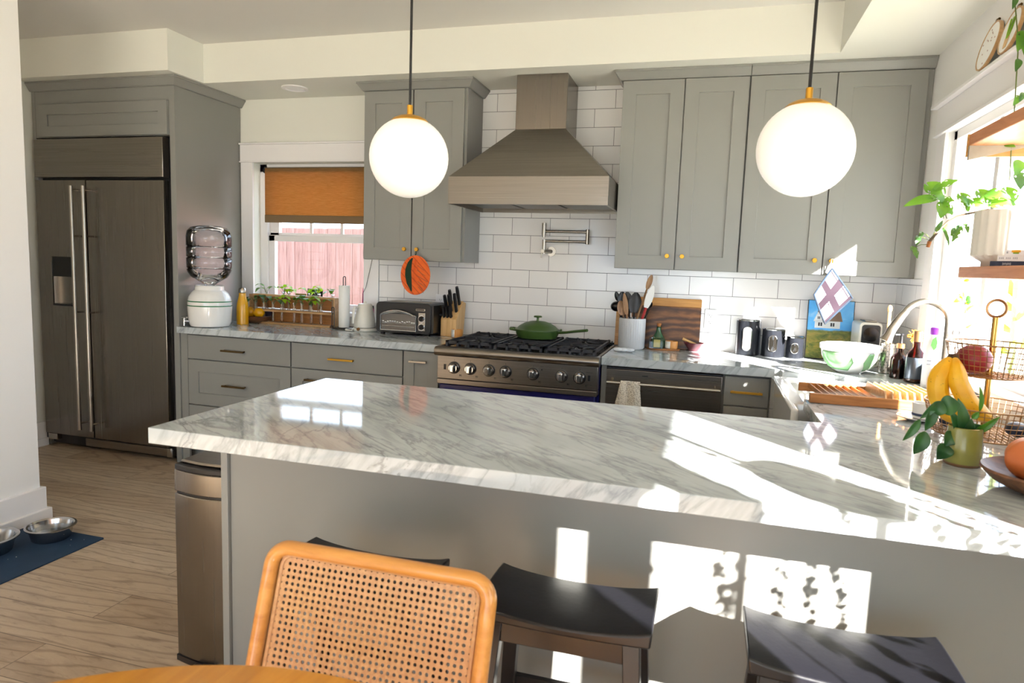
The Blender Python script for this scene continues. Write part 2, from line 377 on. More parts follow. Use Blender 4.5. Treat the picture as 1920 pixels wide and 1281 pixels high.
def thing(name, label, cat, loc=(0,0,0), rz=0, group=None):
    o = bpy.data.objects.new(name, None); COL.objects.link(o); o.empty_display_size = .05
    o.location = loc; o.rotation_euler = (0, 0, rz); o['label'] = label; o['category'] = cat
    if group: o['group'] = group
    return o
def tag(o, label, cat, group=None, kind=None):
    o['label'] = label; o['category'] = cat
    if group: o['group'] = group
    if kind: o['kind'] = kind
    return o
def struct(name, bm, m, **k):
    o = obj(name, bm, m, **k); o['kind'] = 'structure'; return o
def copy_tree(o, parent=None):
    c = o.copy(); COL.objects.link(c)
    if parent: c.parent = parent
    for ch in list(o.children): copy_tree(ch, c)
    return c
def arc(c, r, a0, a1, n, plane='XZ'):
    o = []
    for k in range(n+1):
        a = math.radians(a0+(a1-a0)*k/n); u, v = r*math.cos(a), r*math.sin(a)
        o.append(Vector(c)+Vector({'XZ': (u, 0, v), 'XY': (u, v, 0), 'YZ': (0, u, v)}[plane]))
    return o
# ---------------------------------------------------------------- room
XW, ZS, ZC = 2.475, 2.483, 2.7253
def fix(t):
    for c in t.children: c.location = -t.location
    return t
def S_(name, dims, m, **k):
    o = B(name, dims, m, **k); o['kind'] = 'structure'; return o
S_('floor', (-6, 2.6, -7.4, .12, -.1, 0), 'floor', smooth=False)
S_('ceiling', (-6, 2.575, -7.4, .14, ZC, ZC+.15), 'ceil')
bm = bm_new(); prism(bm, [(-7.8, 2.9), (.5, 2.9), (-.2, 4.1), (-3.6, 5.4), (-7.0, 4.1)], -6, 2.6, 'X'); struct('added_roof', bm, 'ceil', smooth=False); S_('roof_eave', [(2.6, 3.6, -7.8, .5, 2.67, 2.76)], 'ceil')  # unseen gable above the ceiling, added to keep sun off the fence
# back wall with its window hole
S_('wall_back', [(-6, -1.721, 0, .14, 0, ZC), (-.829, 2.6, 0, .14, 0, ZC), (-1.721, -.829, 0, .14, 0, 1.0), (-1.721, -.829, 0, .14, 2.045, ZC)], 'wall', smooth=False)
S_('trim_1', [(-.712, XW, -.008, 0, .914, 1.392), (0.0, XW, -.008, 0, 1.392, ZS), (XW-.008, XW, -.5, -.008, .914, 1.385)], 'tile', smooth=False)
# L shaped soffit and the bulkhead over the fridge
bm = bm_new()
prism(bm, [(-3.0, 0), (-3.0, -.749), (-1.7585, -.749), (-1.7585, -.447), (2.011, -.447), (2.011, -7.3), (XW, -7.3), (XW, 0)], ZS, ZC)
struct('wall_soffit', bm, 'wall', smooth=False)
# right wall: sink window, two mulled windows nearer the camera
ya, yb = (-2.1, -.62), (-3.94, -3.19); yc = (-4.24, -4.02)
XO = XW+.10
S_('wall_right', [(XW, XO, -.62, 0, 0, ZC), (XW, XO, -2.1, -.62, 0, 1.0), (XW, XO, -2.1, -.62, 2.06, ZC), (XW, XO, -3.19, -2.1, 0, ZC),
    (XW, XO, -3.94, -3.19, 0, .88), (XW, XO, -3.94, -3.19, 1.87, ZC), (XW, XO, -4.02, -3.94, 0, ZC), (XW, XO, -4.24, -4.02, 0, .88), (XW, XO, -4.24, -4.02, 1.87, ZC),
    (XW, XO, -5.3, -4.24, 0, ZC), (XW, XO, -7.4, -6.9, 0, ZC), (XW, XO, -6.9, -5.3, 0, .5), (XW, XO, -6.9, -5.3, 2.15, ZC)], 'wallw', smooth=False)
S_('wall_left', [(-3.12, -3.0, -4.2, .0, 0, ZC), (-6, -5.9, -7.4, -4.2, 0, ZC), (-6, -3.0, -4.3, -4.2, 0, ZC)], 'wall', smooth=False)
S_('wall_partition', [(-1.90, -1.762, -3.6, -1.67, 0, ZC)], 'wallw', smooth=False)
S_('wall_front', [(-6, -.8, -7.4, -7.3, 0, ZC), (1.9, 2.6, -7.4, -7.3, 0, ZC), (-.8, 1.9, -7.4, -7.3, 2.15, ZC)], 'wallw', smooth=False)
S_('baseboard_partition', [(-1.93, -1.742, -3.6, -1.65, 0, .17), (-1.945, -1.726, -3.6, -1.634, 0, .058)], 'trim', bevel=.004)
S_('baseboard_left', [(-3.0, -2.982, -4.2, -.632, 0, .17), (-2.982, -2.966, -4.2, -.632, 0, .055)], 'trim', bevel=.003)
# ---- window 1 (over the left worktop)
def win_frame(name, dims, m='trim', **k): return S_(name, dims, m, bevel=.002, **k)
w1 = win_frame('window_1', [(-1.819, -1.721, -.018, 0, 1.0, 2.05), (-.829, -.716, -.018, 0, .95, 2.05), (-1.823, -.70, -.02, 0, 2.056, 2.17),
    (-1.826, -.695, -.03, 0, 2.17, 2.182), (-1.826, -.695, -.028, 0, 2.046, 2.056), (-1.77, -.79, -.035, .1, .985, 1.012),
    (-1.721, -1.66, .07, .14, 1.0, 2.045), (-.862, -.829, .07, .14, 1.0, 2.045), (-1.721, -.829, .07, .14, 1.99, 2.045),
    (-1.66, -1.612, .085, .12, 1.02, 1.54), (-1.66, -1.588, .105, .14, 1.53, 2.0), (-.88, -.85, .085, .12, 1.02, 1.54),
    (-1.66, -.862, .085, .12, 1.498, 1.541), (-1.66, -.862, .105, .14, 1.541, 1.56), (-1.66, -.862, .085, .12, 1.01, 1.06)])
p = B('muntin', [(-1.336, -1.316, .112, .13, 1.56, 1.99), (-1.085, -1.065, .112, .13, 1.56, 1.99)], 'trim', w1)
p = B('pane', [(-1.62, -.86, .10, .104, 1.05, 1.505), (-1.6, -.86, .12, .124, 1.55, 2.0)], 'pane', w1)
# roller shade
rs = thing('roller_shade', 'amber woven roller shade half lowered over the fence-view window', 'window shade', (-1.24, .03, 2.03))
bm = bm_new(); box(bm, -1.643, -.842, .018, .0205, 1.675, 2.01); obj('shade_fabric', bm, 'shade', rs)
bm = bm_new(); tube(bm, [(-1.643, .038, 2.0), (-.842, .038, 2.0)], .019, 14); obj('roller_tube', bm, 'shade_dark', rs)
B('hem_bar', (-1.643, -.842, .013, .025, 1.628, 1.682), 'shade_dark', rs, bevel=.003)
bm = bm_new(); tube(bm, [(-1.66, .038, 2.0), (-1.643, .038, 2.0)], .022, 14); obj('bracket', bm, 'black', rs)
fix(rs)
# ---- window 2 (over the sink)
w2 = win_frame('window_2', [(XW-.018, XW, -.62, -.50, .95, 2.06), (XW-.018, XW, -2.22, -2.1, .95, 2.06), (XW-.022, XW, -2.25, -.478, 2.073, 2.19), (XW-.05, XW, -2.28, -.468, 2.19, 2.205), (XW-.032, XW, -2.26, -.47, 2.058, 2.073),
    (XW-.06, XO, -2.14, -.60, .985, 1.01), (XW+.02, XO+.02, -.66, -.62, 1.0, 2.06), (XW+.02, XO+.02, -2.1, -2.06, 1.0, 2.06), (XW+.02, XO+.02, -2.1, -.62, 2.02, 2.06), (XW+.02, XO+.02, -2.1, -.62, 1.0, 1.04),
    (XW+.03, XO+.01, -1.14, -1.10, 1.03, 2.03), (XW+.03, XO+.01, -1.62, -1.58, 1.03, 2.03)])
B('pane', (XW+.06, XW+.063, -2.08, -.64, 1.03, 2.03), 'pane', w2)
w3 = win_frame('window_3', [(XW-.018, XW, -3.19, -3.09, .80, 1.87), (XW-.022, XW, -4.42, -3.07, 1.87, 1.98), (XW-.018, XW, -4.02, -3.94, .80, 1.87), (XW-.018, XW, -4.40, -4.24, .80, 1.87), (XW-.06, XO, -4.40, -3.09, .86, .88),
    (XW+.065, XW+.08, -3.655, -3.635, .88, 1.87)])
B('pane', [(XW+.07, XW+.073, -3.94, -3.19, .88, 1.87), (XW+.07, XW+.073, -4.24, -4.02, .88, 1.87)], 'pane', w3)
w5 = win_frame('added_window_5', [(XW+.03, XO, -5.36, -5.3, .5, 2.15), (XW+.03, XO, -6.9, -6.84, .5, 2.15), (XW+.03, XO, -6.9, -5.3, .5, .55), (XW+.03, XO, -6.9, -5.3, 2.1, 2.15), (XW+.03, XO, -6.13, -6.07, .5, 2.15)])  # unseen side window, added so more daylight reaches the partition
B('pane', (XW+.06, XW+.063, -6.86, -5.34, .53, 2.12), 'pane', w5)
w4 = win_frame('added_window_4', [(-.8, -.74, -7.38, -7.32, 0, 2.15), (1.84, 1.9, -7.38, -7.32, 0, 2.15), (-.8, 1.9, -7.38, -7.32, 2.09, 2.15), (.52, .58, -7.38, -7.32, 0, 2.1), (-.8, 1.9, -7.38, -7.32, 0, .05)])  # unseen glazed opening behind the camera, added for ambient light
B('pane', (-.74, 1.84, -7.352, -7.348, .05, 2.09), 'pane', w4)
# recessed light
t = thing('recessed_light', 'white recessed ceiling light in the soffit left of the upper cabinets', 'ceiling light', (-1.214, -.249, ZS))
bm = bm_new(); lathe(bm, [(.085, 0), (.085, -.006), (.066, -.009), (.06, -.001), (.06, 0)], n=32); obj('trim_ring', bm, 'trim', t)
bm = bm_new(); lathe(bm, [(.058, -.0015), (.058, -.0045), (.03, -.006)], n=32); obj('lens', bm, 'white', t)
# ---------------------------------------------------------------- outside
o = B('ground', (-30, 40, -30, 30, -.35, -.2), 'grass'); o['kind'] = 'structure'
fe = thing('board_fence', 'weathered redwood board fence outside the window behind the paper towels', 'fence', (-3, 3, -.2))
for i in range(100):
    x = -8+.112*i; z = 1.742+R.uniform(-.006, .006)
    if x > 3: break
    B('board', (x, x+.109, 3+R.uniform(-.004, .004), 3.02, -.2, z), 'fence', fe, bevel=.003)
B('rail', [(-8, 3, 3.021, 3.06, .2, .29), (-8, 3, 3.021, 3.06, 1.4, 1.49)], 'fence', fe)
fix(fe)
nb = thing('neighbour_wall', 'pale lap-sided wall of the house next door, seen through the sink window', 'building', (6.2, 2.5, -.2))
bm = bm_new()
for k in range(12): prism(bm, [(6.2, -.2+k*.2), (6.185, -.2+k*.2), (6.2, k*.2), (6.4, k*.2), (6.4, -.2+k*.2)], 1.6, 5.4, 'Y')
obj('siding', bm, 'siding', nb, smooth=False); fix(nb)
# ---------------------------------------------------------------- light
SUN = Vector((-.64, .77, -.51)).normalized()
def light(name, kind, loc, energy, **k):
    l = bpy.data.lights.new(name, kind); l.energy = energy; o = bpy.data.objects.new(name, l); COL.objects.link(o); o.location = loc
    for a, v in k.items(): setattr(l, a, v)
    return o
s = light('sun', 'SUN', (8, -9, 6), 34.0, angle=math.radians(.53), color=(1, .96, .90)); s.rotation_euler = SUN.to_track_quat('-Z', 'Y').to_euler()
w = bpy.data.worlds.new('sky'); bpy.context.scene.world = w; w.use_nodes = True
bg = w.node_tree.nodes['Background']; bg.inputs[0].default_value = (.64, .80, 1.0, 1); bg.inputs[1].default_value = 2.6
# ---------------------------------------------------------------- camera
cam = bpy.data.cameras.new('camera'); co = bpy.data.objects.new('camera', cam); COL.objects.link(co)
cam.sensor_width = 36; cam.sensor_fit = 'HORIZONTAL'; cam.lens = 1264.0*36/1920; cam.clip_start = .05
r_ = Vector((.95943, .27977, .03484)); u_ = Vector((-.06502, .09932, .99293)); f_ = Vector((-.27433, .95492, -.11348))
mw = Matrix(((r_.x, u_.x, -f_.x), (r_.y, u_.y, -f_.y), (r_.z, u_.z, -f_.z)))
co.matrix_world = Matrix.Translation((1.4605, -4.2196, 1.3879)) @ mw.to_4x4()
cam.dof.use_dof = True; cam.dof.focus_distance = 3.9; cam.dof.aperture_fstop = 5.6
sc = bpy.context.scene; sc.camera = co
vs = sc.view_settings; vs.view_transform = 'Standard'; vs.look = 'None'; vs.gamma = 1; vs.use_curve_mapping = False; vs.exposure = 1.2
# ---------------------------------------------------------------- cabinets
def shaker(name, x0, x1, z0, z1, y, m, parent, rail=.062, flat=False, th=.02, knob=None, pull=None, label=None):
    """door or drawer front whose outer face lies at y (facing -Y)"""
    bm = bm_new()
    if flat: box(bm, x0, x1, y, y+th, z0, z1)
    else:
        o = [(x0, z0), (x1, z0), (x1, z1), (x0, z1)]; i = [(x0+rail, z0+rail), (x1-rail, z0+rail), (x1-rail, z1-rail), (x0+rail, z1-rail)]
        O = [bm.verts.new((a, y, b)) for a, b in o]; I = [bm.verts.new((a, y, b)) for a, b in i]; D = [bm.verts.new((a, y+.008, b)) for a, b in i]; K = [bm.verts.new((a, y+th, b)) for a, b in o]
        for k in range(4):
            j = (k+1) % 4; bm.faces.new((O[k], O[j], I[j], I[k])); bm.faces.new((I[k], I[j], D[j], D[k])); bm.faces.new((O[k], K[k], K[j], O[j]))
        bm.faces.new(D); bm.faces.new(K[::-1])
    d = obj(name, bm, m, parent, bevel=.0012, smooth=False, label=label)
    if knob:
        b = bm_new(); kx, kz = knob
        tube(b, [(kx, y, kz), (kx, y-.012, kz)], .005, 10); tube(b, [(kx, y-.012, kz), (kx, y-.016, kz), (kx, y-.026, kz), (kx, y-.028, kz)], [.009, .0135, .0135, .012], 6)
        obj('knob', b, 'gold', d, ang=25)
    if pull:
        kx, kz, ln, mm = pull; b = bm_new(); box(b, kx-ln/2, kx+ln/2, y-.032, y-.022, kz-.006, kz+.006)
        for s in (-1, 1): box(b, kx+s*(ln/2-.012)-.005, kx+s*(ln/2-.012)+.005, y-.023, y, kz-.005, kz+.005)
        obj('handle', b, mm, d, bevel=.0015)
    return d
def crown(name, x0, x1, yf, z0, z1, left, right, parent, pj=.045, yl=0, m='paint'):
    """mitred crown along the front, returned along open sides"""
    z1 -= .0015; prof = [(0, z0), (.012, z0), (.018, z0+.006), (pj-.004, z1-.014), (pj, z1-.012), (pj, z1), (0, z1)]
    bm = bm_new(); path = []
    if left: path.append((x0, yl, -1, 0))
    path.append((x0, yf, -1 if left else 0, -1)); path.append((x1, yf, 1 if right else 0, -1))
    if right: path.append((x1, yl, 1, 0))
    rings = [[bm.verts.new((px+dx*d, py+dy*d, z)) for d, z in prof] for px, py, dx, dy in path]
    for a, b in zip(rings, rings[1:]):
        for k in range(len(prof)): j = (k+1) % len(prof); bm.faces.new((a[k], a[j], b[j], b[k]))
    bm.faces.new(rings[0]); bm.faces.new(rings[-1][::-1])
    return obj(name, bm, m, parent, smooth=False)
# fridge housing
t = thing('fridge_cabinet', 'tall grey cabinet housing around the steel fridge, with crown molding', 'cabinet', (-2.4, -.3, 0))
B('side_panel', [(-1.868, -1.828, -.627, -.003, 0, 2.43)], 'paint', t, bevel=.001); B('side_panel', (-2.996, -2.968, -.627, -.003, 0, 2.43), 'paint', t, bevel=.001)
B('body', [(-2.968, -1.868, -.625, -.01, 2.125, 2.43), (-2.968, -1.868, -.03, -.01, .0, 2.125)], 'paint', t)
shaker('door', -2.915, -1.872, 2.128, 2.338, -.646, 'paint', t, .068)
crown('crown_molding', -2.996, -1.827, -.627, 2.427, ZS, False, True, t, yl=-.003)
fix(t)
t = thing('refrigerator', 'built-in stainless steel side-by-side refrigerator with long bar handles', 'refrigerator', (-2.42, -.3, 0))
B('body', [(-2.96, -1.875, -.60, -.04, .02, 2.12)], 'black', t); B('toe_grille', (-2.93, -1.88, -.612, -.60, .02, .10), 'black', t)
B('top_panel', (-2.962, -1.902, -.655, -.602, 1.862, 2.112), 'steel_h', t, bevel=.003)
B('kick_plate', (-2.62, -1.885, -.645, -.613, .035, .088), 'steel_h', t, bevel=.002)
d1 = bm_new(); xa, xb, yy = -2.962, -2.534, -.655
for dm in ((xa, -2.846, yy, -.602, .098, 1.842), (-2.660, xb, yy, -.602, .098, 1.842), (-2.846, -2.660, yy, -.602, .098, 1.005), (-2.846, -2.660, yy, -.602, 1.334, 1.842)): box(d1, *dm)
fd = obj('door', d1, 'steel_v', t, smooth=False)
bm = bm_new(); box(bm, -2.846, -2.660, -.652, -.645, 1.20, 1.334); obj('control_panel', bm, 'blackgloss', fd)
bm = bm_new(); prism(bm, [(-2.846+.186*k/10, -.645+.04*math.sin(PI*k/10)**.6) for k in range(11)]+[(-2.660, -.602), (-2.846, -.602)], 1.005, 1.2); obj('dispenser_niche', bm, 'steel_v', fd)
B('ledge', (-2.846, -2.66, -.657, -.61, 1.0, 1.012), 'black', fd)
fd2 = B('door', (-2.526, -1.902, -.655, -.602, .098, 1.842), 'steel_v', t, bevel=.003)
for hx, dr in ((-2.588, fd), (-2.487, fd2)):
    bm = bm_new(); tube(bm, [(hx, -.715, .165), (hx, -.715, 1.80)], .0125, 14)
    for z in (.21, .97, 1.475, 1.775): tube(bm, [(hx, -.715, z), (hx, -.655, z)], .006, 8)
    obj('handle', bm, 'nickel', dr)
B('hinge', (-2.95, -2.87, -.65, -.60, .05, .095), 'nickel', t, bevel=.004); B('hinge', (-1.93, -1.89, -.65, -.6, .03, .095), 'nickel', t, bevel=.004)
fix(t)
# left base cabinets
YF = -.622
def carcass(x0, x1, parent, y0=-.60, toe=True):
    B('body', [(x0, x1, y0, -.02, .10, .868)], 'paint', parent); 
    if toe: B('toe_kick', (x0, x1, y0+.06, y0+.07, 0, .10), 'paint', parent)
t = thing('base_cabinet', 'grey three-drawer base cabinet beside the fridge, dark bronze pulls', 'cabinet', (-1.4, -.3, 0), group=None)
carcass(-1.825, -.996, t); B('filler', (-1.825, -1.772, YF+.004, -.60, 0, .868), 'paint', t)
shaker('drawer', -1.766, -1.0, .709, .862, YF, 'paint', t, flat=True, pull=(-1.407, .778, .17, 'bronze'))
shaker('drawer', -1.766, -1.0, .407, .702, YF, 'paint', t, .078, pull=(-1.403, .55, .17, 'bronze'))
shaker('drawer', -1.766, -1.0, .105, .40, YF, 'paint', t, .078, pull=(-1.403, .25, .17, 'bronze'))
fix(t)
t = thing('base_cabinet', 'grey drawer base cabinet under the toaster oven, golden pull', 'cabinet', (-.6, -.3, 0))
carcass(-.994, -.236, t)
shaker('drawer', -.991, -.24, .709, .862, YF, 'paint', t, flat=True, pull=(-.636, .78, .17, 'brass'))
shaker('drawer', -.991, -.24, .407, .702, YF, 'paint', t, .078, pull=(-.8, .64, .17, 'bronze')); shaker('drawer', -.991, -.24, .105, .40, YF, 'paint', t, .078)
fix(t)
t = thing('pullout_cabinet', 'narrow grey pull-out cabinet immediately left of the range', 'cabinet', (-.12, -.3, 0))
carcass(-.234, -.004, t); shaker('door', -.232, -.012, .105, .862, YF, 'paint', t, .066, pull=(-.133, .806, .11, 'nickel'))
fix(t)
# right base run
t = thing('dishwasher', 'stainless steel dishwasher with a bar handle, right of the range', 'dishwasher', (1.26, -.3, 0))
B('body', (.965, 1.56, -.60, -.03, .03, .864), 'black', t)
B('door', (.966, 1.56, -.645, -.602, .12, .853), 'steel_h', t, bevel=.003)
bm = bm_new(); tube(bm, [(.975, -.69, .787), (1.552, -.69, .787)], .009, 12)
for x in (1.0, 1.525): tube(bm, [(x, -.69, .787), (x, -.645, .80)], .007, 8)
obj('handle', bm, 'nickel', t); B('control_strip', (.966, 1.56, -.64, -.602, .855, .862), 'black', t)
B('badge', (1.155, 1.185, -.6462, -.645, .824, .829), 'black', t); B('toe_kick', (.966, 1.56, -.60, -.58, 0, .11), 'black', t); fix(t)
t = thing('base_cabinet', 'slim grey drawer cabinet between the dishwasher and the farmhouse sink', 'cabinet', (1.68, -.3, 0))
carcass(1.563, 1.80, t); shaker('drawer', 1.572, 1.788, .709, .858, YF, 'paint', t, flat=True, pull=(1.68, .781, .155, 'gold'))
shaker('drawer', 1.572, 1.788, .407, .702, YF, 'paint', t, flat=True); shaker('drawer', 1.572, 1.788, .105, .40, YF, 'paint', t, flat=True)
fix(t)
B('filler_panel', (.936, .963, -.62, -.03, 0, .868), 'paint', None); tag(bpy.data.objects['filler_panel'], 'slim grey end panel between the blue range and the dishwasher', 'panel')
t = thing('sink_cabinet', 'grey cabinet under the apron-front sink, along the window wall', 'cabinet', (2.15, -1.2, 0))
B('body', [(1.86, XW-.01, -.78, -.03, .10, .868), (1.86, XW-.01, -1.86, -.78, .10, .61), (1.86, XW-.01, -1.86, -1.58, .61, .868)], 'paint', t)
B('toe_kick', (1.92, XW-.01, -1.86, -.1, 0, .10), 'paint', t)
for a, b in ((-1.12, -.79), (-1.47, -1.13)):
    bm = bm_new(); box(bm, 1.84, 1.86, a, b, .105, .605); obj('door', bm, 'paint', t, bevel=.002)
fix(t)
t = thing('farmhouse_sink', 'white fireclay apron-front sink under the bamboo rack', 'sink', (2.03, -1.1, .62))
bm = bm_new(); x0, x1, y0, y1, zt, zb = 1.803, 2.262, -1.455, -.735, .893, .63
ou = rrect(x0, x1, y0, y1, .02, 3); iu = rrect(x0+.045, x1-.02, y0+.03, y1-.025, .03, 3); il = rrect(x0+.055, x1-.03, y0+.04, y1-.035, .04, 3)
rr = []
for pl, z in ((ou, zb), (ou, zt-.006), ([(a*.995+.005*2.03, b*.995-.005*1.1) for a, b in ou], zt), (iu, zt), (iu, zt-.01), (il, zb+.05)): rr.append([bm.verts.new((a, b, z)) for a, b in pl])
n = len(ou)
for A, C_ in zip(rr, rr[1:]):
    for k in range(n): bm.faces.new((A[k], A[(k+1) % n], C_[(k+1) % n], C_[k]))
bm.faces.new(rr[0][::-1]); bm.faces.new(rr[-1])
obj('basin', bm, 'sink', t); B('apron', (1.785, 1.812, -1.565, -.735, .63, .893), 'sink', t, bevel=.009, seg=4)
bm = bm_new(); lathe(bm, [(.045, .681), (.045, .684), (.02, .682)], (2.04, -1.1, 0)); obj('drain', bm, 'chrome', t); fix(t)
# worktops
bm = bm_new(); box(bm, -1.827, -.002, -.651, -.001, .872, .914)
tag(obj('worktop', bm, 'marble', bevel=.002), 'veined marble worktop left of the range, under the window', 'countertop')
bm = bm_new()
prism(bm, [(.9355, -.001), (XW, -.001), (XW, -2.772), (.025, -2.772), (.025, -1.882), (1.84, -1.882), (1.84, -1.458), (2.265, -1.458), (2.265, -.73), (1.833, -.73), (1.833, -.651), (.9355, -.651)], .870, .914)
tag(obj('worktop', bm, 'marble', bevel=.002), 'large U-shaped marble worktop from dishwasher round the sink to the peninsula', 'countertop')
# peninsula
t = thing('peninsula_cabinet', 'grey peninsula cabinet under the marble bar top, facing the stools', 'cabinet', (1.25, -2.2, 0))
B('body', (.062, XW-.001, -2.49, -1.92, 0, .868), 'paint', t); B('end_panel', (.036, .06, -2.503, -1.90, 0, .868), 'paint', t, bevel=.0015)
fix(t)
# range
t = thing('range', 'professional gas range in cobalt blue with steel control panel and seven knobs', 'stove', (.467, -.35, 0))
B('body', [(.003, .93, -.63, -.03, .08, .88)], 'blue', t)
B('cooktop', [(.003, .931, -.66, -.012, .88, .905), (.003, .931, -.03, -.012, .905, .925)], 'enamel', t, bevel=.002)
B('side_trim', [(.003, .018, -.66, -.012, .9055, .916), (.916, .931, -.66, -.012, .9055, .916)], 'nickel', t)
bm = bm_new(); prism(bm, [(-.66, .872), (-.66, .914), (-.70, .914)]+[(-.70+.025*math.cos(math.radians(a)), .889+.025*math.sin(math.radians(a))) for a in range(110, 260, 15)]+[(-.69, .862), (-.67, .862)], .001, .934, 'X')
obj('bullnose', bm, 'steel_h', t)
B('control_panel', [(.012, .926, -.694, -.62, .733, .863)], 'steel_h', t, bevel=.002); B('vent_trim', (.012, .926, -.70, -.62, .703, .731), 'steel_h', t, bevel=.003)
B('oven_door', (.02, .915, -.675, -.615, .13, .700), 'blue', t, bevel=.006); B('oven_window', (.16, .78, -.678, -.675, .28, .55), 'dark_glass', t)
bm = bm_new(); tube(bm, [(.03, -.725, .655), (.905, -.725, .655)], .013, 14)
for x in (.05, .885): box(bm, x-.014, x+.014, -.73, -.675, .64, .67)
obj('oven_handle', bm, 'nickel', t)
for x in (.114, .211, .32, .417, .574, .732, .831):
    bm = bm_new(); tube(bm, [(x, -.694, .799), (x, -.700, .799)], .0345, 28); k = obj('knob', bm, 'black', t)
    bm = bm_new(); tube(bm, [(x, -.700, .799), (x, -.702, .799), (x, -.716, .799), (x, -.722, .799)], [.031, .031, .028, .024], 28); obj('bezel', bm, 'chrome', k)
    bm = bm_new(); prism(bm, [(x-.013, .776), (x+.013, .776), (x+.014, .822), (x-.014, .822)], -.742, -.714, 'Y'); obj('grip', bm, 'chrome', k, bevel=.006, seg=3)
    B('legend', [(x+.032, x+.044, -.6950, -.6935, .752, .7535), (x+.032, x+.0335, -.6950, -.6935, .752, .764), (x+.042, x+.0435, -.6950, -.6935, .752, .764), (x+.034, x+.04, -.695, -.6935, .757, .761), (x-.0008, x+.0008, -.695, -.6935, .838, .846)], 'black', k)
B('rocker_switch', (.052, .064, -.697, -.692, .785, .815), 'black', t); B('rocker_switch', (.876, .888, -.697, -.692, .785, .815), 'black', t)
bm = bm_new(); tube(bm, [(.622, -.694, .826), (.622, -.698, .826)], .004, 10); obj('indicator', bm, 'black', t)
B('legend', [(.612, .632, -.695, -.6935, .842, .8435), (.865, .90, -.695, -.6935, .83, .8313), (.865, .90, -.695, -.6935, .763, .7643)], 'black', t)
for gx in (.045, .338, .631):
    bm = bm_new(); x0, x1 = gx, gx+.262; z0, z1 = .925, .943
    for y in (-.632, -.35, -.345, -.07): box(bm, x0, x1, y-.007, y+.007, z0, z1)
    for x in (x0, x1): box(bm, x-.007, x+.007, -.639, -.063, z0, z1)
    for i in range(5):
        xx = x0+.262*i/4
        box(bm, xx-.0075, xx+.0075, -.645, -.60, .907, .944)
        box(bm, xx-.0075, xx+.0075, -.645, -.54, .932, .944)
        box(bm, xx-.006, xx+.006, -.115, -.07, z0, .947)
    cx = gx+.131
    for cy in (-.50, -.21):
        for a in range(0, 360, 45):
            c, s = math.cos(math.radians(a+22)), math.sin(math.radians(a+22)); tube(bm, [(cx+.028*c, cy+.028*s, .938), (cx+.075*c, cy+.075*s, .936), (cx+.125*c, cy+.13*s, .936)], .006, 6)
    g = obj('grate', bm, 'iron', t, bevel=.0015, seg=1)
    for cy in (-.50, -.21):
        bm = bm_new(); lathe(bm, [(.05, .905), (.05, .912), (.036, .916), (.036, .926), (.026, .93)], (cx, cy, 0), 24); obj('burner', bm, 'enamel', t)
bm = bm_new()
for i in range(60): x = .03+i*.0148; box(bm, x, x+.006, -.045, -.02, .925, .934)
obj('rear_vent', bm, 'iron', t)
fix(t)
# hood
t = thing('range_hood', 'stainless steel chimney hood above the range', 'range hood', (.467, -.3, 1.717))
bm = bm_new(); x0, x1, y0, zA, zB = .015, .921, -.60, 1.717, 1.868
a = [bm.verts.new(v) for v in ((x0, y0, zB), (x1, y0, zB), (x1, -.01, zB), (x0, -.01, zB))]; b = [bm.verts.new(v) for v in ((.315, -.32, 2.172), (.617, -.32, 2.172), (.617, -.01, 2.172), (.315, -.01, 2.172))]
for k in range(4): bm.faces.new((a[k], a[(k+1) % 4], b[(k+1) % 4], b[k]))
bm.faces.new(a[::-1]); bm.faces.new(b); obj('canopy', bm, 'steel_h', t, smooth=False)
B('band', [(x0, x1, y0, y0+.012, zA, zB), (x0, x0+.012, y0+.012, -.01, zA, zB), (x1-.012, x1, y0+.012, -.01, zA, zB), (x0, x1, -.022, -.01, zA, zB)], 'steel_h', t, smooth=False)
B('chimney', (.315, .617, -.32, -.01, 2.172, 2.482), 'steel_v', t, smooth=False, bevel=.002)
B('liner', (x0+.012, x1-.012, -.588, -.022, 1.745, 1.752), 'nickel', t)
for k in range(3): B('filter', (.06+k*.28, .32+k*.28, -.5, -.1, 1.735, 1.745), 'black', t)
fix(t)
# uppers
ZB, ZT = 1.388, 2.43
t = thing('wall_cabinet', 'two-door grey wall cabinet left of the range hood, orange potholder hanging from it', 'cabinet', (-.33, -.15, ZB))
B('body', (-.677, .004, -.286, -.002, ZB, ZT), 'paint', t)
shaker('door', -.675, -.346, ZB+.003, ZT-.004, -.307, 'paint', t, .075, knob=(-.381, 1.46)); shaker('door', -.338, -.012, ZB+.003, ZT-.004, -.307, 'paint', t, .075, knob=(-.297, 1.46))
crown('crown_molding', -.677, .004, -.29, ZT, ZS, True, True, t, yl=-.01); fix(t)
for i, (a, b, c, lb) in enumerate(((.93, 1.605, 1.268, 'two-door grey wall cabinet directly right of the range hood'), (1.608, 2.45, 2.031, 'wide two-door grey wall cabinet in the corner by the sink window'))):
    t = thing('wall_cabinet', lb, 'cabinet', ((a+b)/2, -.15, ZB))
    B('body', (a, b if i == 0 else XW-.001, -.286, -.01, ZB, ZT), 'paint', t)
    shaker('door', a+.002, c-.003, ZB+.003, ZT-.004, -.307, 'paint', t, .075, knob=(c-.042, 1.465)); shaker('door', c+.003, b-.005, ZB+.003, ZT-.004, -.307, 'paint', t, .075, knob=(c+.04, 1.465))
    crown('crown_molding', a, b if i == 0 else XW-.001, -.29, ZT, ZS, i == 0, False, t, yl=-.01); fix(t)
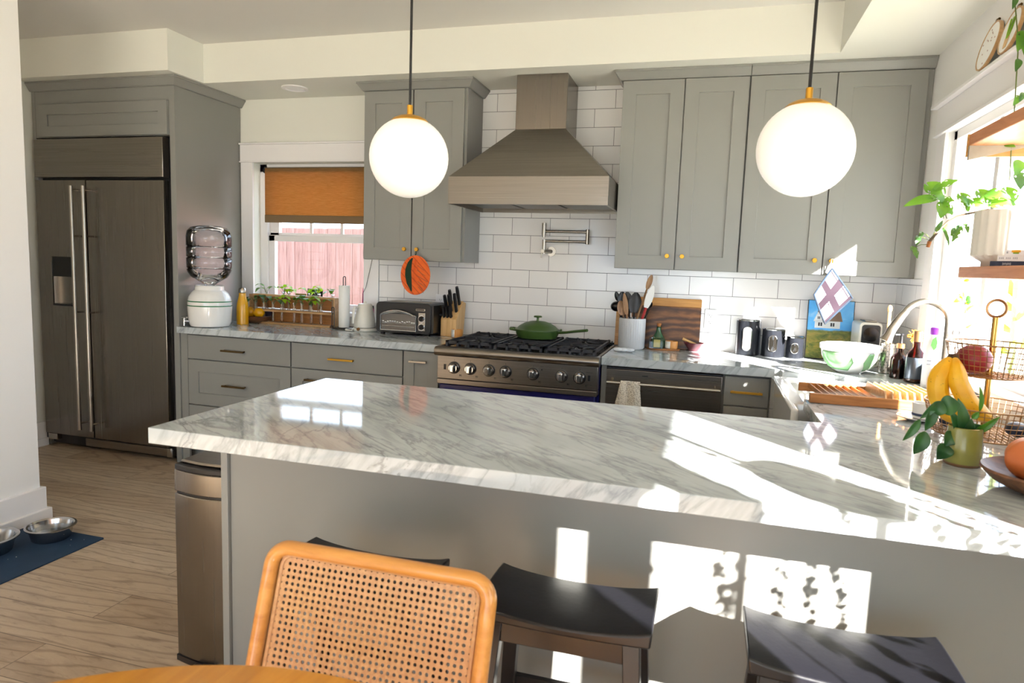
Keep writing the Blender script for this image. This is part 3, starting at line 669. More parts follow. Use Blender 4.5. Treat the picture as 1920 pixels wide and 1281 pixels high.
# pot filler
t = thing('pot_filler', 'folding nickel pot filler tap on the tiles above the range', 'faucet', (.48, 0, 1.48))
bm = bm_new(); tube(bm, [(.49, -.009, 1.478), (.49, -.02, 1.478)], .03, 28); tube(bm, [(.49, -.02, 1.478), (.455, -.06, 1.478)], .012, 12); obj('mount', bm, 'nickel', t)
bm = bm_new(); tube(bm, [(.453, -.06, 1.462), (.453, -.06, 1.55)], .012, 14); tube(bm, [(.453, -.06, 1.478), (.453, -.095, 1.478)], .011, 12); tube(bm, [(.447, -.09, 1.478), (.445, -.09, 1.435)], .003, 8); obj('valve', bm, 'nickel', t)
bm = bm_new(); tube(bm, [(.453, -.06, 1.542), (.72, -.06, 1.542)], .0085, 12); tube(bm, [(.453, -.06, 1.602), (.72, -.06, 1.602)], .0085, 12); tube(bm, [(.725, -.06, 1.527), (.725, -.06, 1.617)], .0115, 14); obj('arm', bm, 'nickel', t)
bm = bm_new(); tube(bm, [(.449, -.06, 1.578), (.449, -.06, 1.653)], .014, 16); tube(bm, [(.449, -.06, 1.578), (.449, -.06, 1.565)], .010, 12); obj('spout', bm, 'nickel', t); fix(t)
# outlet
def outlet(x, z, lb):
    t = thing('wall_outlet', lb, 'outlet', (x, -.008, z)); B('plate', (-.036, .036, -.006, 0, -.058, .058), 'white', t, bevel=.002)
    B('receptacle', (-.017, .017, -.008, -.005, -.035, .035), 'white', t, bevel=.003)
    for s in (-1, 1): B('socket', [(-.0075, -.0055, -.0085, -.0075, s*.02-.001, s*.02+.007), (.0055, .0075, -.0085, -.0075, s*.02-.001, s*.02+.006), (-.002, .002, -.0085, -.0075, s*.02-.009, s*.02-.005)], 'black', t)
outlet(1.485, 1.105, 'white wall outlet on the tiles right of the walnut cutting board'); outlet(-.255, 1.115, 'white wall outlet behind the toaster oven')
# pendants
def pendant(x, y, z, lb):
    t = thing('pendant_lamp', lb, 'lamp', (x, y, z), group='globe pendants over the peninsula')
    bm = bm_new(); prof = [(.122*math.sin(math.radians(a)), .122*math.cos(math.radians(a))) for a in range(26, 181, 7)]+[(.001, -.122)]; lathe(bm, prof, n=48); obj('glass_globe', bm, 'opal', t)
    bm = bm_new(); lathe(bm, [(.0555, .107), (.057, .110), (.05, .117), (.035, .124), (.015, .129), (.008, .130)], n=36); obj('brass_cap', bm, 'gold', t)
    bm = bm_new(); tube(bm, [(0, 0, .128), (0, 0, .158)], .009, 14); obj('socket_collar', bm, 'gold', t)
    bm = bm_new(); tube(bm, [(0, 0, .155), (0, 0, ZC-z)], .0042, 8); obj('cord', bm, 'cord', t)
    bm = bm_new(); lathe(bm, [(.06, ZC-z-.02), (.06, ZC-z)], n=28); obj('ceiling_plate', bm, 'gold', t); return t
pendant(.541, -2.25, 1.706, 'white glass globe pendant hanging in front of the left wall cabinet'); pendant(1.681, -2.25, 1.716, 'white glass globe pendant hanging in front of the right wall cabinets')
CT = .914
# ---------------------------------------------------------------- leaves
def leaf(bm, base, tip, w, up=(0,0,1), curl=.15, holes=0, n=8, heart=.0, fold=.12, seed=0):
    """leaf surface from base to tip; holes = lobed gaps on both sides of the midrib"""
    base, tip = Vector(base), Vector(tip); d = tip-base; L = d.length; d.normalize(); up = Vector(up)
    s = d.cross(up)
    if s.length < .05: s = d.cross(Vector((1, 0, .2)))
    s.normalize(); nrm = s.cross(d).normalized(); rr = random.Random(seed+int(L*9999))
    g = []
    for i in range(n+1):
        t = i/n; hw = w*(math.sin(PI*min(1, t**.75*.98+.02))**.8)
        c = base+d*L*t+nrm*(curl*L*math.sin(PI*t)-curl*L*t*t*.6)
        row = []
        for j in range(-4, 5):
            q = j/4; back = -heart*L*abs(q)*(1-t)**2
            row.append(bm.verts.new(c+s*hw*q+d*back+nrm*(fold*hw*abs(q)**1.5)))
        g.append(row)
    for i in range(n):
        for j in range(8):
            if holes and i in (2, 4, 5)[:holes] and j in (1, 6) : continue
            if holes > 1 and i in (3, 6) and j in (0, 7): continue
            bm.faces.new((g[i][j], g[i][j+1], g[i+1][j+1], g[i+1][j]))
def leaf_obj(parent, m, specs, name='leaf', stems=None, sm='stem'):
    for sp in specs:
        bm = bm_new(); leaf(bm, **sp); obj(name, bm, m, parent, sub=1, ang=80)
    if stems:
        bm = bm_new()
        for p, r in stems: tube(bm, p, r, 6)
        obj('stem', bm, sm, parent)
# ---------------------------------------------------------------- left counter
t = thing('water_dispenser', 'clear glass water jug upside down on a white crock with green bands', 'water dispenser', (-1.684, -.51, CT)); x, y = 0, 0; DS = .81
bm = bm_new(); lathe(bm, [(r_*DS, z_) for r_, z_ in [(.125, 0), (.148, .004), (.162, .03), (.168, .12), (.166, .165), (.158, .195), (.135, .225), (.112, .24), (.108, .262), (.114, .268), (.105, .27), (.10, .25), (.12, .215), (.15, .15), (.15, .02)]], n=48); obj('crock', bm, 'ceramic', t)
for z in (.138, .166): 
    bm = bm_new(); r0 = (.1682 if z < .15 else .1665)*DS; lathe(bm, [(r0, z-.0032), (r0+.0012, z), (r0, z+.0032)], n=48, cap=False); obj('stripe', bm, 'green_line', t, solid=.001)
bm = bm_new(); tube(bm, [(-.065, -.105, .035), (-.085, -.138, .037)], .009, 12); tube(bm, [(-.085, -.134, .055), (-.085, -.137, .008)], [.010, .006], 12); tube(bm, [(-.105, -.134, .062), (-.065, -.134, .062)], .006, 10); tube(bm, [(-.085, -.134, .05), (-.085, -.134, .062)], .006, 10); obj('tap', bm, 'chrome', t)
jug = thing('water_bottle', 'large ribbed clear glass water bottle inverted on the crock', 'bottle', (-1.684, -.51, CT+.272))
def jf(a, z): return 1+(.03*(abs(math.cos(a*6))**14) if .09 < z < .34 else 0)
zo = [(.03, -.03), (.032, .0), (.075, .022), (.13, .05), (.157, .085), (.162, .1), (.152, .105), (.162, .111), (.164, .172), (.154, .178), (.164, .184), (.164, .242), (.154, .248), (.164, .254), (.163, .315), (.155, .345), (.13, .37), (.08, .382), (.0015, .384)]
zi = [(.0015, .378), (.078, .376), (.127, .364), (.15, .34), (.158, .31), (.159, .25), (.159, .18), (.157, .11), (.15, .087), (.126, .056), (.072, .028), (.027, .004), (.025, -.03)]
bm = bm_new(); lathe(bm, [(max(.0015, r_*(.84 if r_ > .04 else 1)), z_) for r_, z_ in zo], n=64, fn=jf); obj('glass_bottle', bm, 'jug', jug, ang=60)
bm = bm_new(); lathe(bm, [(.0015, -.02), (.022, -.02), (.024, .004), (.056, .0285), (.098, .057), (.107, .068), (.0015, .068)], n=48, cap=False); obj('water', bm, 'water', jug)
jug['category'] = 'water bottle'
t = thing('drinking_bottle', 'yellow steel drinking bottle standing beside the water dispenser', 'bottle', (-1.603, -.29, CT))
bm = bm_new(); lathe(bm, [(.036, 0), (.039, .003), (.039, .12), (.036, .145), (.026, .185), (.0225, .205), (.0225, .215)], n=36); obj('body', bm, 'yellow', t)
bm = bm_new(); lathe(bm, [(.023, .217), (.0245, .219), (.0245, .24), (.02, .25), (.008, .253)], n=32); obj('cap', bm, 'nickel', t)
t = thing('fruit_bowl', 'dark woven bowl with fruit behind the yellow drinking bottle', 'bowl', (-1.60, -.14, CT))
bm = bm_new(); lathe(bm, [(.05, 0), (.085, .02), (.105, .05), (.10, .052), (.08, .025), (.04, .008)], n=32); obj('woven_bowl', bm, 'bowlwood', t)
o = obj('lemon', (lambda b: (sphere(b, (0, 0, 0), .04, sx=1.25), b)[1])(bm_new()), 'yellow', loc=(-1.65, -.16, CT+.075)); tag(o, 'yellow lemon in the dark bowl, left of the drinking bottle', 'lemon')
o = obj('lemon', (lambda b: (sphere(b, (0, 0, 0), .034, sx=1.2), b)[1])(bm_new()), 'yellow', loc=(-1.56, -.17, CT+.075)); tag(o, 'yellow lemon in the dark bowl, right of the drinking bottle', 'lemon')
o = obj('scarf', (lambda b: (sphere(b, (0, 0, 0), .05, sx=1.5, sy=.8, sz=.6), b)[1])(bm_new()), plain('patterned_dark_cloth', '#3a2c3e', .9, var=.7, bump=.5, bscale=60), loc=(-1.585, -.09, CT+.065)); tag(o, 'dark patterned cloth bundled in the bowl by the propagation rack', 'cloth')
# propagation rack
rk = thing('propagation_rack', 'long bamboo rack for test-tube cuttings on the counter under the window', 'plant rack', (-1.30, -.115, CT))
for nm, y0, z0 in (('shelf_rail', -.035, .088), ('shelf_rail', .0, .192), ('base_rail', -.035, .0)):
    B(nm, (-.34, .315 if z0 else .30, y0-.02, y0+.025, z0, z0+.014), 'bamboo', rk, bevel=.002)
B('back_panel', [(-.335, .34, .028, .034, .012, .092), (-.335, .34, .028, .034, .108, .19)], 'bambood', rk); B('end_post', [(-.345, -.335, -.05, .034, 0, .205), (.325, .335, -.05, .034, 0, .205)], 'bamboo', rk, bevel=.002)
def tubeling(x, y, z, k, lb):
    tt = thing('test_tube', lb, 'vase', (x, y, z), group='glass test tubes in the bamboo rack')
    b = bm_new(); lathe(b, [(.001, 0), (.006, .002), (.010, .01), (.011, .02), (.011, .135), (.0135, .138), (.0135, .14), (.0095, .139), (.0095, .02), (.005, .006), (.001, .004)], n=18, cap=False); obj('glass', b, 'glass', tt)
    rr = random.Random(k); sp = []; st = []
    nl = 4+k % 3
    for i in range(nl):
        a = rr.uniform(0, 2*PI); h = .145+rr.uniform(.0, .03); rad = rr.uniform(.01, .03); q = Vector((rad*math.cos(a), rad*math.sin(a)*.4-.012, h)); L = rr.uniform(.05, .085)
        sp.append(dict(base=q, tip=q+Vector((L*math.cos(a), L*math.sin(a)*.5-.01, rr.uniform(-.02, .03))), w=L*.32, curl=.2)); st.append(([(0, 0, .03), (0, 0, .12), q], .0016))
    leaf_obj(tt, ('leaf', 'leafd', 'leafy')[k % 3], sp, stems=st)
for i, (x, k) in enumerate(((-1.60, 1), (-1.53, 4), (-1.455, 7), (-1.385, 2), (-1.285, 3), (-1.225, 0), (-1.15, 2), (-1.075, 9))): tubeling(x, -.155, CT+.016, k, 'glass test tube with a rooted green cutting, lower row of the bamboo rack')
for i, (x, k) in enumerate(((-1.55, 9), (-1.41, 2), (-1.37, 5), (-1.20, 11), (-1.13, 8), (-1.02, 6))): tubeling(x, -.095, CT+.085, k, 'glass test tube with a rooted green cutting, upper row of the bamboo rack')
# sill things
def card(name, x0, x1, z0, z1, y, m, lb, cat='card', dec=None):
    tt = thing(name, lb, cat, ((x0+x1)/2, y, z0)); w = (x1-x0)/2; o = B('card', (-w, w, -.003, 0, 0, z1-z0), m, tt)
    if dec:
        for nm, a, b_, c, d, mm in dec: B(nm, (-w+a*2*w, -w+b_*2*w, -.004, -.003, c*(z1-z0), d*(z1-z0)), mm, tt)
    tt.rotation_euler.x = math.radians(-6); return tt
card('photo_card', -1.315, -1.19, 1.0135, 1.165, .04, 'iron', 'small dark photo card standing on the window sill behind the rack', dec=(('print', .3, .8, .3, .7, 'bookmark'), ('print', .05, .95, .04, .15, 'leaf')))
card('photo_card', -1.415, -1.325, 1.0135, 1.125, .045, 'red', 'small red striped card on the window sill, left of the dark photo', dec=(('print', 0, 1, 0, .4, 'navybook'), ('print', 0, 1, .8, 1, 'olive')))
# paper towel
t = thing('paper_towel_holder', 'black wire holder carrying a white paper towel roll', 'towel holder', (-.90, -.15, CT))
bm = bm_new(); tube(bm, arc((0, 0, .006), .075, 0, 360, 28, 'XY')[:-1], .004, 8, closed=True); tube(bm, arc((0, 0, .006), .05, 0, 360, 24, 'XY')[:-1], .004, 8, closed=True)
for a in (0, 90, 180, 270): tube(bm, [(0, 0, .006), (.075*math.cos(math.radians(a)), .075*math.sin(math.radians(a)), .006)], .0035, 6)
obj('base', bm, 'black', t)
bm = bm_new(); tube(bm, [(-.009, 0, .004), (-.009, 0, .335)]+arc((0, 0, .345), .009, 180, 0, 8)+[(.009, 0, .335), (.009, 0, .004)], .003, 8); obj('centre_rod', bm, 'black', t)
bm = bm_new(); tube(bm, [(-.082, -.02, .004), (-.082, -.02, .125)]+arc((-.074, -.02, .135), .009, 180, 0, 8)+[(-.065, -.02, .125), (-.065, -.02, .004)], .003, 8); obj('side_rod', bm, 'black', t)
t = thing('paper_towel_roll', 'white paper towel roll on the black holder by the window', 'paper towel', (-.90, -.15, CT+.011)); bm = bm_new(); lathe(bm, [(.018, .0), (.036, 0), (.037, .003), (.037, .279), (.036, .282), (.018, .282)], n=40, closed=True); obj('roll', bm, 'paper', t)
# magenta card and string
card('greeting_card', -.90+.06, -.745, 1.0135, 1.19, -.02, 'magenta', 'magenta card with a figure in green, standing behind the kettle', dec=(('figure', .35, .72, .1, .72, 'greenflock'), ('figure', .42, .6, .72, .86, 'tan'), ('figure', .3, .8, .42, .47, 'red'), ('figure', .75, .98, .2, .8, 'iron')))
bm = bm_new(); tube(bm, [(-.735, -.03, 1.50), (-.765, -.032, 1.35), (-.80, -.034, 1.2), (-.825, -.036, 1.15), (-.82, -.036, 1.06), (-.77, -.04, 1.0)], .0018, 6); o = obj('pull_cord', bm, 'iron', rs); o.location = -rs.location
# kettle
t = thing('electric_kettle', 'white gooseneck electric kettle on its base between roll and toaster oven', 'kettle', (-.722, -.19, CT))
bm = bm_new(); lathe(bm, [(.078, 0), (.083, .004), (.083, .016), (.076, .022)], n=40); box(bm, -.095, -.04, -.095, -.03, .002, .017); obj('power_base', bm, 'offwhite', t, bevel=.004)
bm = bm_new(); lathe(bm, [(.070, .024), (.073, .028), (.07, .055), (.064, .09), (.056, .13), (.05, .158), (.046, .172), (.044, .176)], n=40); obj('body', bm, 'offwhite', t)
bm = bm_new(); lathe(bm, [(.044, .176), (.042, .181), (.012, .184), (.011, .193), (.008, .196)], n=32); obj('lid', bm, 'offwhite', t)
bm = bm_new(); tube(bm, [(-.02, -.052, .155), (-.025, -.09, .16), (-.027, -.10, .145), (-.028, -.103, .10), (-.03, -.104, .055)], [.008, .009, .010, .009, .008], 12, flat=.7); obj('handle', bm, 'offwhite', t)
bm = bm_new(); tube(bm, [(.05, .02, .05), (.085, .03, .065), (.097, .034, .10), (.10, .036, .14), (.115, .04, .168), (.13, .045, .163)], [.011, .010, .008, .007, .006, .0055], 10); obj('spout', bm, 'offwhite', t)
B('display', (-.075, -.045, -.0965, -.09, .014, .0185), 'black', t); bm = bm_new(); tube(bm, [(.0, -.085, .015), (.0, -.09, .021)], .011, 16); obj('dial', bm, 'copper', t)
# toaster oven
t = thing('toaster_oven', 'black and chrome toaster oven on the left worktop', 'toaster oven', (-.395, -.17, CT), 0); t.scale = (.93, 1, 1)
bm = bm_new(); prism(bm, rrect(-.205, .205, .012, .208, .028, 5), -.125, .125, 'Y'); obj('body', bm, 'black', t, bevel=.004)
bm = bm_new(); prism(bm, rrect(.207, .222, .02, .2, .007, 3), -.118, .12, 'Y'); obj('side_panel', bm, 'black', t)
B('inner_cavity', (-.165, .10, -.1265, -.1262, .035, .135), plain('oven_cavity', '#57524a', .35, .6), t)
bm = bm_new(); tube(bm, [(-.165, -.131, .03), (.10, -.131, .03), (.10, -.131, .125)]+[(.10-.265*k/12, -.131, .125+.022*math.sin(PI*k/12)) for k in range(1, 12)]+[(-.165, -.131, .125)], .0055, 8, closed=True)
obj('door_frame', bm, 'chrome', t)
bm = bm_new(); tube(bm, [(-.155, -.15, .128)]+[(-.155+.245*k/10, -.155, .133+.025*math.sin(PI*k/10)) for k in range(1, 10)]+[(.09, -.15, .128)], .006, 10); obj('door_handle', bm, 'chrome', t)
B('oven_glass', (-.16, .095, -.1285, -.1270, .035, .135), 'pane', t)
for z in (.055, .075): 
    bm = bm_new(); tube(bm, [(-.155, -.127, z), (.09, -.127, z)], .003, 6); obj('rack_wire', bm, 'chrome', t)
bm = bm_new()
for i in range(14): sphere(bm, (-.15+i*.018, -.1275, .082+R.uniform(-.004, .006)), .009, 8, 5, sy=.3, sz=.6)
obj('foil', bm, 'chrome', t)
B('control_strip', (.115, .165, -.128, -.124, .035, .15), 'nickel', t, bevel=.002)
B('lever_slot', [(.095, .165, -.129, -.125, .16, .175)], 'nickel', t, bevel=.004); B('lever_slot', (.10, .158, -.131, -.128, .1645, .171), 'black', t)
for z in (.112, .06):
    bm = bm_new(); tube(bm, [(.14, -.127, z), (.14, -.131, z)], .025, 24); k = obj('dial_ring', bm, 'chrome', t); bm = bm_new(); tube(bm, [(.14, -.131, z), (.14, -.146, z)], [.018, .016], 20); box(bm, .137, .143, -.15, -.14, z-.015, z+.015); obj('dial', bm, 'blackgloss', k)
B('top_slot', (-.14, .16, -.03, .03, .206, .211), 'nickel', t, bevel=.002); B('toast_lever', [(.215, .245, -.02, .01, .13, .142)], 'black', t, bevel=.004)
for sx in (-.17, .17): 
    for sy in (-.09, .09): B('foot', (sx-.012, sx+.012, sy-.012, sy+.012, 0, .013), 'black', t)
# knife block
t = thing('knife_block', 'blond wood knife block full of black-handled knives, left of the range', 'knife block', (-.115, -.12, CT))
bm = bm_new(); prism(bm, [(-.075, 0), (.06, 0), (.095, .21), (.035, .225), (-.075, .11)], -.062, .045, 'X'); b_ = obj('block', bm, 'lightwood', t, bevel=.003)
def knife(x, y, z, L, k):
    kt = thing('knife', 'black riveted knife handle sticking out of the blond knife block', 'knife', (-.115+x, -.12+y, CT+z), group='knives in the block')
    d = Vector((R.uniform(-.03, .03), -.42, .9)).normalized(); b = bm_new(); tube(b, [d*0-d*.02, d*L*.3, d*L*.75, d*L], [.0135, .0125, .0145, .012], 10, flat=.8); obj('handle', b, 'black', kt)
    b = bm_new()
    for f in (.18, .45, .72): p = d*L*f+Vector((0, -.0125, 0)); tube(b, [p, p+Vector((0, -.002, -.0005))], .0022, 8)
    obj('rivets', b, 'nickel', kt)
for x in (-.046, -.022, .002): knife(x, -.055, .12, .085, 0)
for x, L in ((-.04, .105), (-.012, .11), (.024, .12)): knife(x, -.022, .158, L+.01, 1)
for x, L in ((-.03, .10), (.028, .125)): knife(x, .02, .205, L, 2)
# small pot left of range
def cup(x, y, h, r, lb, split=True):
    tt = thing('pinch_bowl', lb, 'bowl', (x, y, CT)); b = bm_new(); lathe(b, [(r*.85, 0), (r*.97, .004), (r, h*.5), (r, h), (r-.003, h), (r-.004, h*.3), (r*.7, .006)], n=32); obj('bowl', b, 'tan', tt)
    b = bm_new()
    vs = [[b.verts.new(((r+.0006)*math.cos(math.radians(a)), (r+.0006)*math.sin(math.radians(a)), z)) for a in range(150, 265, 8)] for z in (.004, h*.5, h)]
    for A, C_ in zip(vs, vs[1:]):
        for k in range(len(A)-1): b.faces.new((A[k], A[k+1], C_[k+1], C_[k]))
    obj('white_glaze', b, 'ceramic', tt, solid=.0008); return tt
cup(-.055, -.215, .052, .036, 'small tan and white bowl in front of the knife block')
bm = bm_new(); tube(bm, [(0, 0, 0), (0, 0, .001)], .01); bm.free()
# pan on the range
t = thing('saute_pan', 'sage green lidded pan on the rear burner of the range', 'pan', (.471, -.22, .945))
bm = bm_new(); lathe(bm, [(.105, 0), (.118, .004), (.130, .025), (.134, .048), (.137, .05), (.131, .05), (.126, .026), (.1, .008)], n=56); obj('pan_body', bm, 'panG', t)
bm = bm_new(); lathe(bm, [(.138, .0495), (.138, .055), (.128, .058), (.11, .075), (.08, .092), (.045, .103), (.012, .106)], n=56); l_ = obj('lid', bm, 'panG', t)
bm = bm_new(); lathe(bm, [(.008, .104), (.007, .122), (.01, .126), (.024, .127), (.026, .132), (.022, .137), (.005, .138)], n=28); obj('lid_knob', bm, 'panG', l_)
bm = bm_new(); tube(bm, [(.125, -.02, .042), (.19, -.05, .050), (.25, -.075, .062), (.325, -.105, .075)], [.014, .012, .0125, .013], 12, flat=.65); tube(bm, [(.155, -.035, .05), (.155, -.035, .066)], .006, 8); obj('handle', bm, 'panG', t)
bm = bm_new(); tube(bm, [(-.125, .03, .045), (-.165, .03, .05), (-.172, 0, .052), (-.165, -.03, .05), (-.125, -.03, .045)], .008, 10); obj('helper_handle', bm, 'panG', t)
# ---------------------------------------------------------------- right counter
o = thing('cutting_board', 'large walnut cutting board with a blond strip, leaning on the tiles', 'cutting board', (1.177, -.055, CT))
bm = bm_new(); prism(bm, rrect(-.252, .252, .0, .255, .006), -.012, .010, 'Y'); wl = obj('board', bm, 'walnut', o, bevel=.002)
bm = bm_new(); prism(bm, rrect(-.252, .252, .2555, .305, .006), -.012, .010, 'Y'); obj('blond_strip', bm, 'boardwood', o, bevel=.002); o.rotation_euler.x = math.radians(-7)
bm = bm_new(); box(bm, -.2525, -.222, -.0125, -.0121, .004, .25); obj('sapwood', bm, 'boardwood', o)
t = thing('utensil_crock', 'pale ribbed stoneware crock holding spoons, right of the range', 'crock', (1.041, -.19, CT))
bm = bm_new(); lathe(bm, [(.066, 0), (.073, .004), (.074, .008), (.077, .012), (.077, .175), (.078, .179), (.078, .184), (.071, .184), (.07, .02), (.05, .01)], n=144, fn=lambda a, z: 1+(.02*abs(math.sin(a*18)) if .01 < z < .178 else 0)); obj('crock', bm, 'crock', t, ang=70)
def stick(name, lb, cat, base, top, r, m, head=None, hm=None, grp='utensils in the ribbed crock'):
    tt = thing(name, lb, cat, base); b = bm_new(); top = Vector(top)-Vector(base); tube(b, [Vector((0, 0, 0)), top*.5, top], r, 8); obj('handle', b, m, tt)
    if head:
        b = bm_new(); head(b, top, top.normalized()); obj('head', b, hm or m, tt, ang=60)
    tt['group'] = grp; return tt
def paddle(w, L, th=.005, cup_=.0, tl=0):
    def f(b, p, d):
        s = Vector((1, .15, 0)); s = (s-d*s.dot(d)).normalized(); n_ = s.cross(d).normalized(); K = 10; fr = []; bk = []
        for i in range(K+1):
            t_ = i/K; hw = w*max(.12, math.sin(PI*min(.97, .12+t_*.85))**.6); rowf = []; rowb = []
            for j in range(-3, 4):
                q = j/3; off = cup_*(q*q)*w
                c = p+d*L*t_+s*hw*q+n_*(off+tl*t_)
                rowf.append(b.verts.new(c+n_*th/2)); rowb.append(b.verts.new(c-n_*th/2))
            fr.append(rowf); bk.append(rowb)
        for i in range(K):
            for j in range(6):
                b.faces.new((fr[i][j], fr[i][j+1], fr[i+1][j+1], fr[i+1][j])); b.faces.new((bk[i][j+1], bk[i][j], bk[i+1][j], bk[i+1][j+1]))
            b.faces.new((fr[i][0], fr[i+1][0], bk[i+1][0], bk[i][0])); b.faces.new((fr[i][6], bk[i][6], bk[i+1][6], fr[i+1][6]))
        for e in (0, K):
            for j in range(6): b.faces.new((fr[e][j], bk[e][j], bk[e][j+1], fr[e][j+1]))
    return f
bz = CT+.012
stick('wooden_spoon', 'brown wooden spoon leaning left in the ribbed crock', 'spoon', (1.03, -.19, bz), (.985, -.205, 1.115), .005, 'spoonwood', paddle(.026, .085, .006, .35))
stick('wooden_spatula', 'pale wooden spatula near the middle of the ribbed crock', 'spatula', (1.04, -.2, bz), (1.008, -.215, 1.12), .006, 'spoonwood', paddle(.015, .125, .006))
stick('wooden_spoon', 'tallest beech spoon leaning right in the ribbed crock', 'spoon', (1.02, -.2, bz), (1.118, -.215, 1.275), .0055, 'spoonwood', paddle(.016, .085, .007, .2))
stick('ladle', 'black ladle hooked low over the left rim of the ribbed crock', 'ladle', (1.03, -.16, bz), (.958, -.17, 1.13), .005, 'black', lambda b, p, d: sphere(b, p+Vector((-.018, 0, .03)), .036, 18, 10, sz=.85), 'blackgloss')
stick('slotted_spoon', 'black slotted spoon at the back left of the ribbed crock', 'spoon', (1.04, -.17, bz), (.985, -.16, 1.16), .005, 'black', paddle(.03, .09, .005, .3))
stick('serving_spoon', 'slim black spoon with its tip above the others, back left of the crock', 'spoon', (1.03, -.17, bz), (.945, -.15, 1.195), .005, 'black', paddle(.015, .055, .005, .3))
stick('skimmer', 'broad black perforated skimmer in the middle of the ribbed crock', 'skimmer', (1.04, -.18, bz), (1.048, -.18, 1.13), .005, 'black', paddle(.038, .12, .005, .2))
dots = bpy.data.objects[-1] if False else None
stick('turner', 'black slotted turner rising behind the wooden spatula in the ribbed crock', 'spatula', (1.05, -.16, bz), (1.012, -.15, 1.15), .005, 'black', paddle(.03, .10, .004))
stick('silicone_spatula', 'white-bladed spatula with red handle in the ribbed crock', 'spatula', (1.05, -.2, bz), (1.118, -.225, 1.165), .0075, 'red', paddle(.022, .135, .006, 0), 'ceramic')
stick('tongs', 'black and silver tongs at the right of the ribbed crock', 'tongs', (1.06, -.18, bz), (1.135, -.19, 1.165), .006, 'blackgloss', paddle(.012, .035, .008))
stick('whisk', 'steel wire whisk low in the middle of the ribbed crock', 'whisk', (1.04, -.215, bz), (1.035, -.225, 1.13), .006, 'chrome')
# oil tray
o = thing('wooden_tray', 'small oval wooden tray under the green bottle and butter dish', 'tray', (1.225, -.125, CT)); bm = bm_new(); lathe(bm, [(.085, 0), (.09, .004), (.09, .010), (.08, .009)], n=40); x = obj('board', bm, 'bambood', o); x.scale = (1.1, .6, 1)
t = thing('oil_bottle', 'small green ceramic oil bottle with a cork in front of the walnut board', 'bottle', (1.192, -.115, CT+.0105))
bm = bm_new(); lathe(bm, [(.038, 0), (.043, .004), (.044, .035), (.036, .06), (.02, .085), (.014, .105), (.013, .12), (.016, .124), (.012, .126)], n=36); obj('body', bm, plain('mottled_green_glaze', '#2d5f3a', .15, var=.4, coat=.6), t)
bm = bm_new(); lathe(bm, [(.009, .122), (.011, .134), (.014, .137), (.013, .145), (.006, .146)], n=20); obj('cork', bm, 'cork', t)
t = thing('glass_dish', 'clear glass dish with a yellow block, in front of the green oil bottle', 'dish', (1.185, -.165, CT+.0105))
bm = bm_new(); prism(bm, rrect(-.042, .042, -.018, .018, .006, 3), 0, .062); gl = obj('glass', bm, 'glass', t, smooth=False); 
B('butter_block', (-.015, .024, -.0175+.003, .012, .006, .052), 'butter', t, bevel=.003)
cup(1.272, -.145, .046, .036, 'small tan and white bowl on the wooden tray').location.z = CT+.0105
t = thing('salt_bowl', 'maroon flared bowl with a wooden pestle, right of the walnut board', 'bowl', (1.40, -.10, CT))
bm = bm_new(); lathe(bm, [(.025, 0), (.028, .004), (.045, .028), (.06, .05), (.058, .052), (.042, .03), (.02, .01)], n=36); obj('bowl', bm, 'terra', t)
o = thing('wooden_pestle', 'pale wooden pestle resting in the maroon bowl', 'pestle', (1.395, -.10, CT+.04)); bm = bm_new(); tube(bm, [(.02, 0, .0), (-.03, 0, .018), (-.062, 0, .03)], [.006, .008, .010], 12); obj('pestle', bm, 'lightwood', o)
o = thing('spoon_rest', 'small white marbled rest lying beside the range', 'spoon rest', (1.02, -.375, CT)); bm = bm_new()
for i in range(3): sphere(bm, (-.03+.03*i, .004*i, .013), .024, 20, 10, sx=1.3, sy=.7, sz=.5)
obj('rest', bm, plain('white_marbled_glaze', '#dfe3ea', .2, var=.35), o)
# canisters
for x, y, r, h, lb, op in ((1.70, -.085, .068, .20, 'tallest gunmetal canister with an oval window, on the back counter', (.024, .03, .165)), (1.838, -.105, .062, .155, 'middle gunmetal canister with an oval window', (.022, .035, .125)), (1.955, -.10, .047, .118, 'smallest gunmetal canister, next to the painting', (.019, .03, .088))):
    t = thing('canister', lb, 'canister', (x, y, CT), group='gunmetal canisters')
    bm = bm_new(); lathe(bm, [(r-.004, 0), (r, .004), (r, h-.004), (r-.003, h)], n=48); obj('body', bm, 'canister', t)
    bm = bm_new(); lathe(bm, [(r+.001, h-.002), (r+.002, h+.004), (r-.004, h+.010), (r*.5, h+.014), (.005, h+.015)], n=48); obj('lid', bm, 'chrome', t)
    def oval(rad, hw, z0, z1, n=40):
        pts = []
        for k in range(n):
            a = 2*PI*k/n; u = hw*math.cos(a); v = (z1-hw if math.sin(a) >= 0 else z0+hw)+hw*math.sin(a); ang = u/rad-PI/2-.12; pts.append(Vector((rad*math.cos(ang), rad*math.sin(ang), v)))
        return pts
    bm = bm_new(); tube(bm, oval(r+.0015, *op), .0028, 8, closed=True); obj('window_rim', bm, 'chrome', t)
    bm = bm_new(); ps = oval(r+.0012, op[0]-.002, op[1]+.002, op[2]-.002); c = bm.verts.new(sum(ps, Vector())/len(ps)*1.0+Vector((0, -.003, 0))); vs_ = [bm.verts.new(p) for p in ps]
    for k in range(len(vs_)): bm.faces.new((c, vs_[k], vs_[(k+1) % len(vs_)]))
    obj('window_glass', bm, 'dark_glass' if h < .19 else 'ceramic', t)
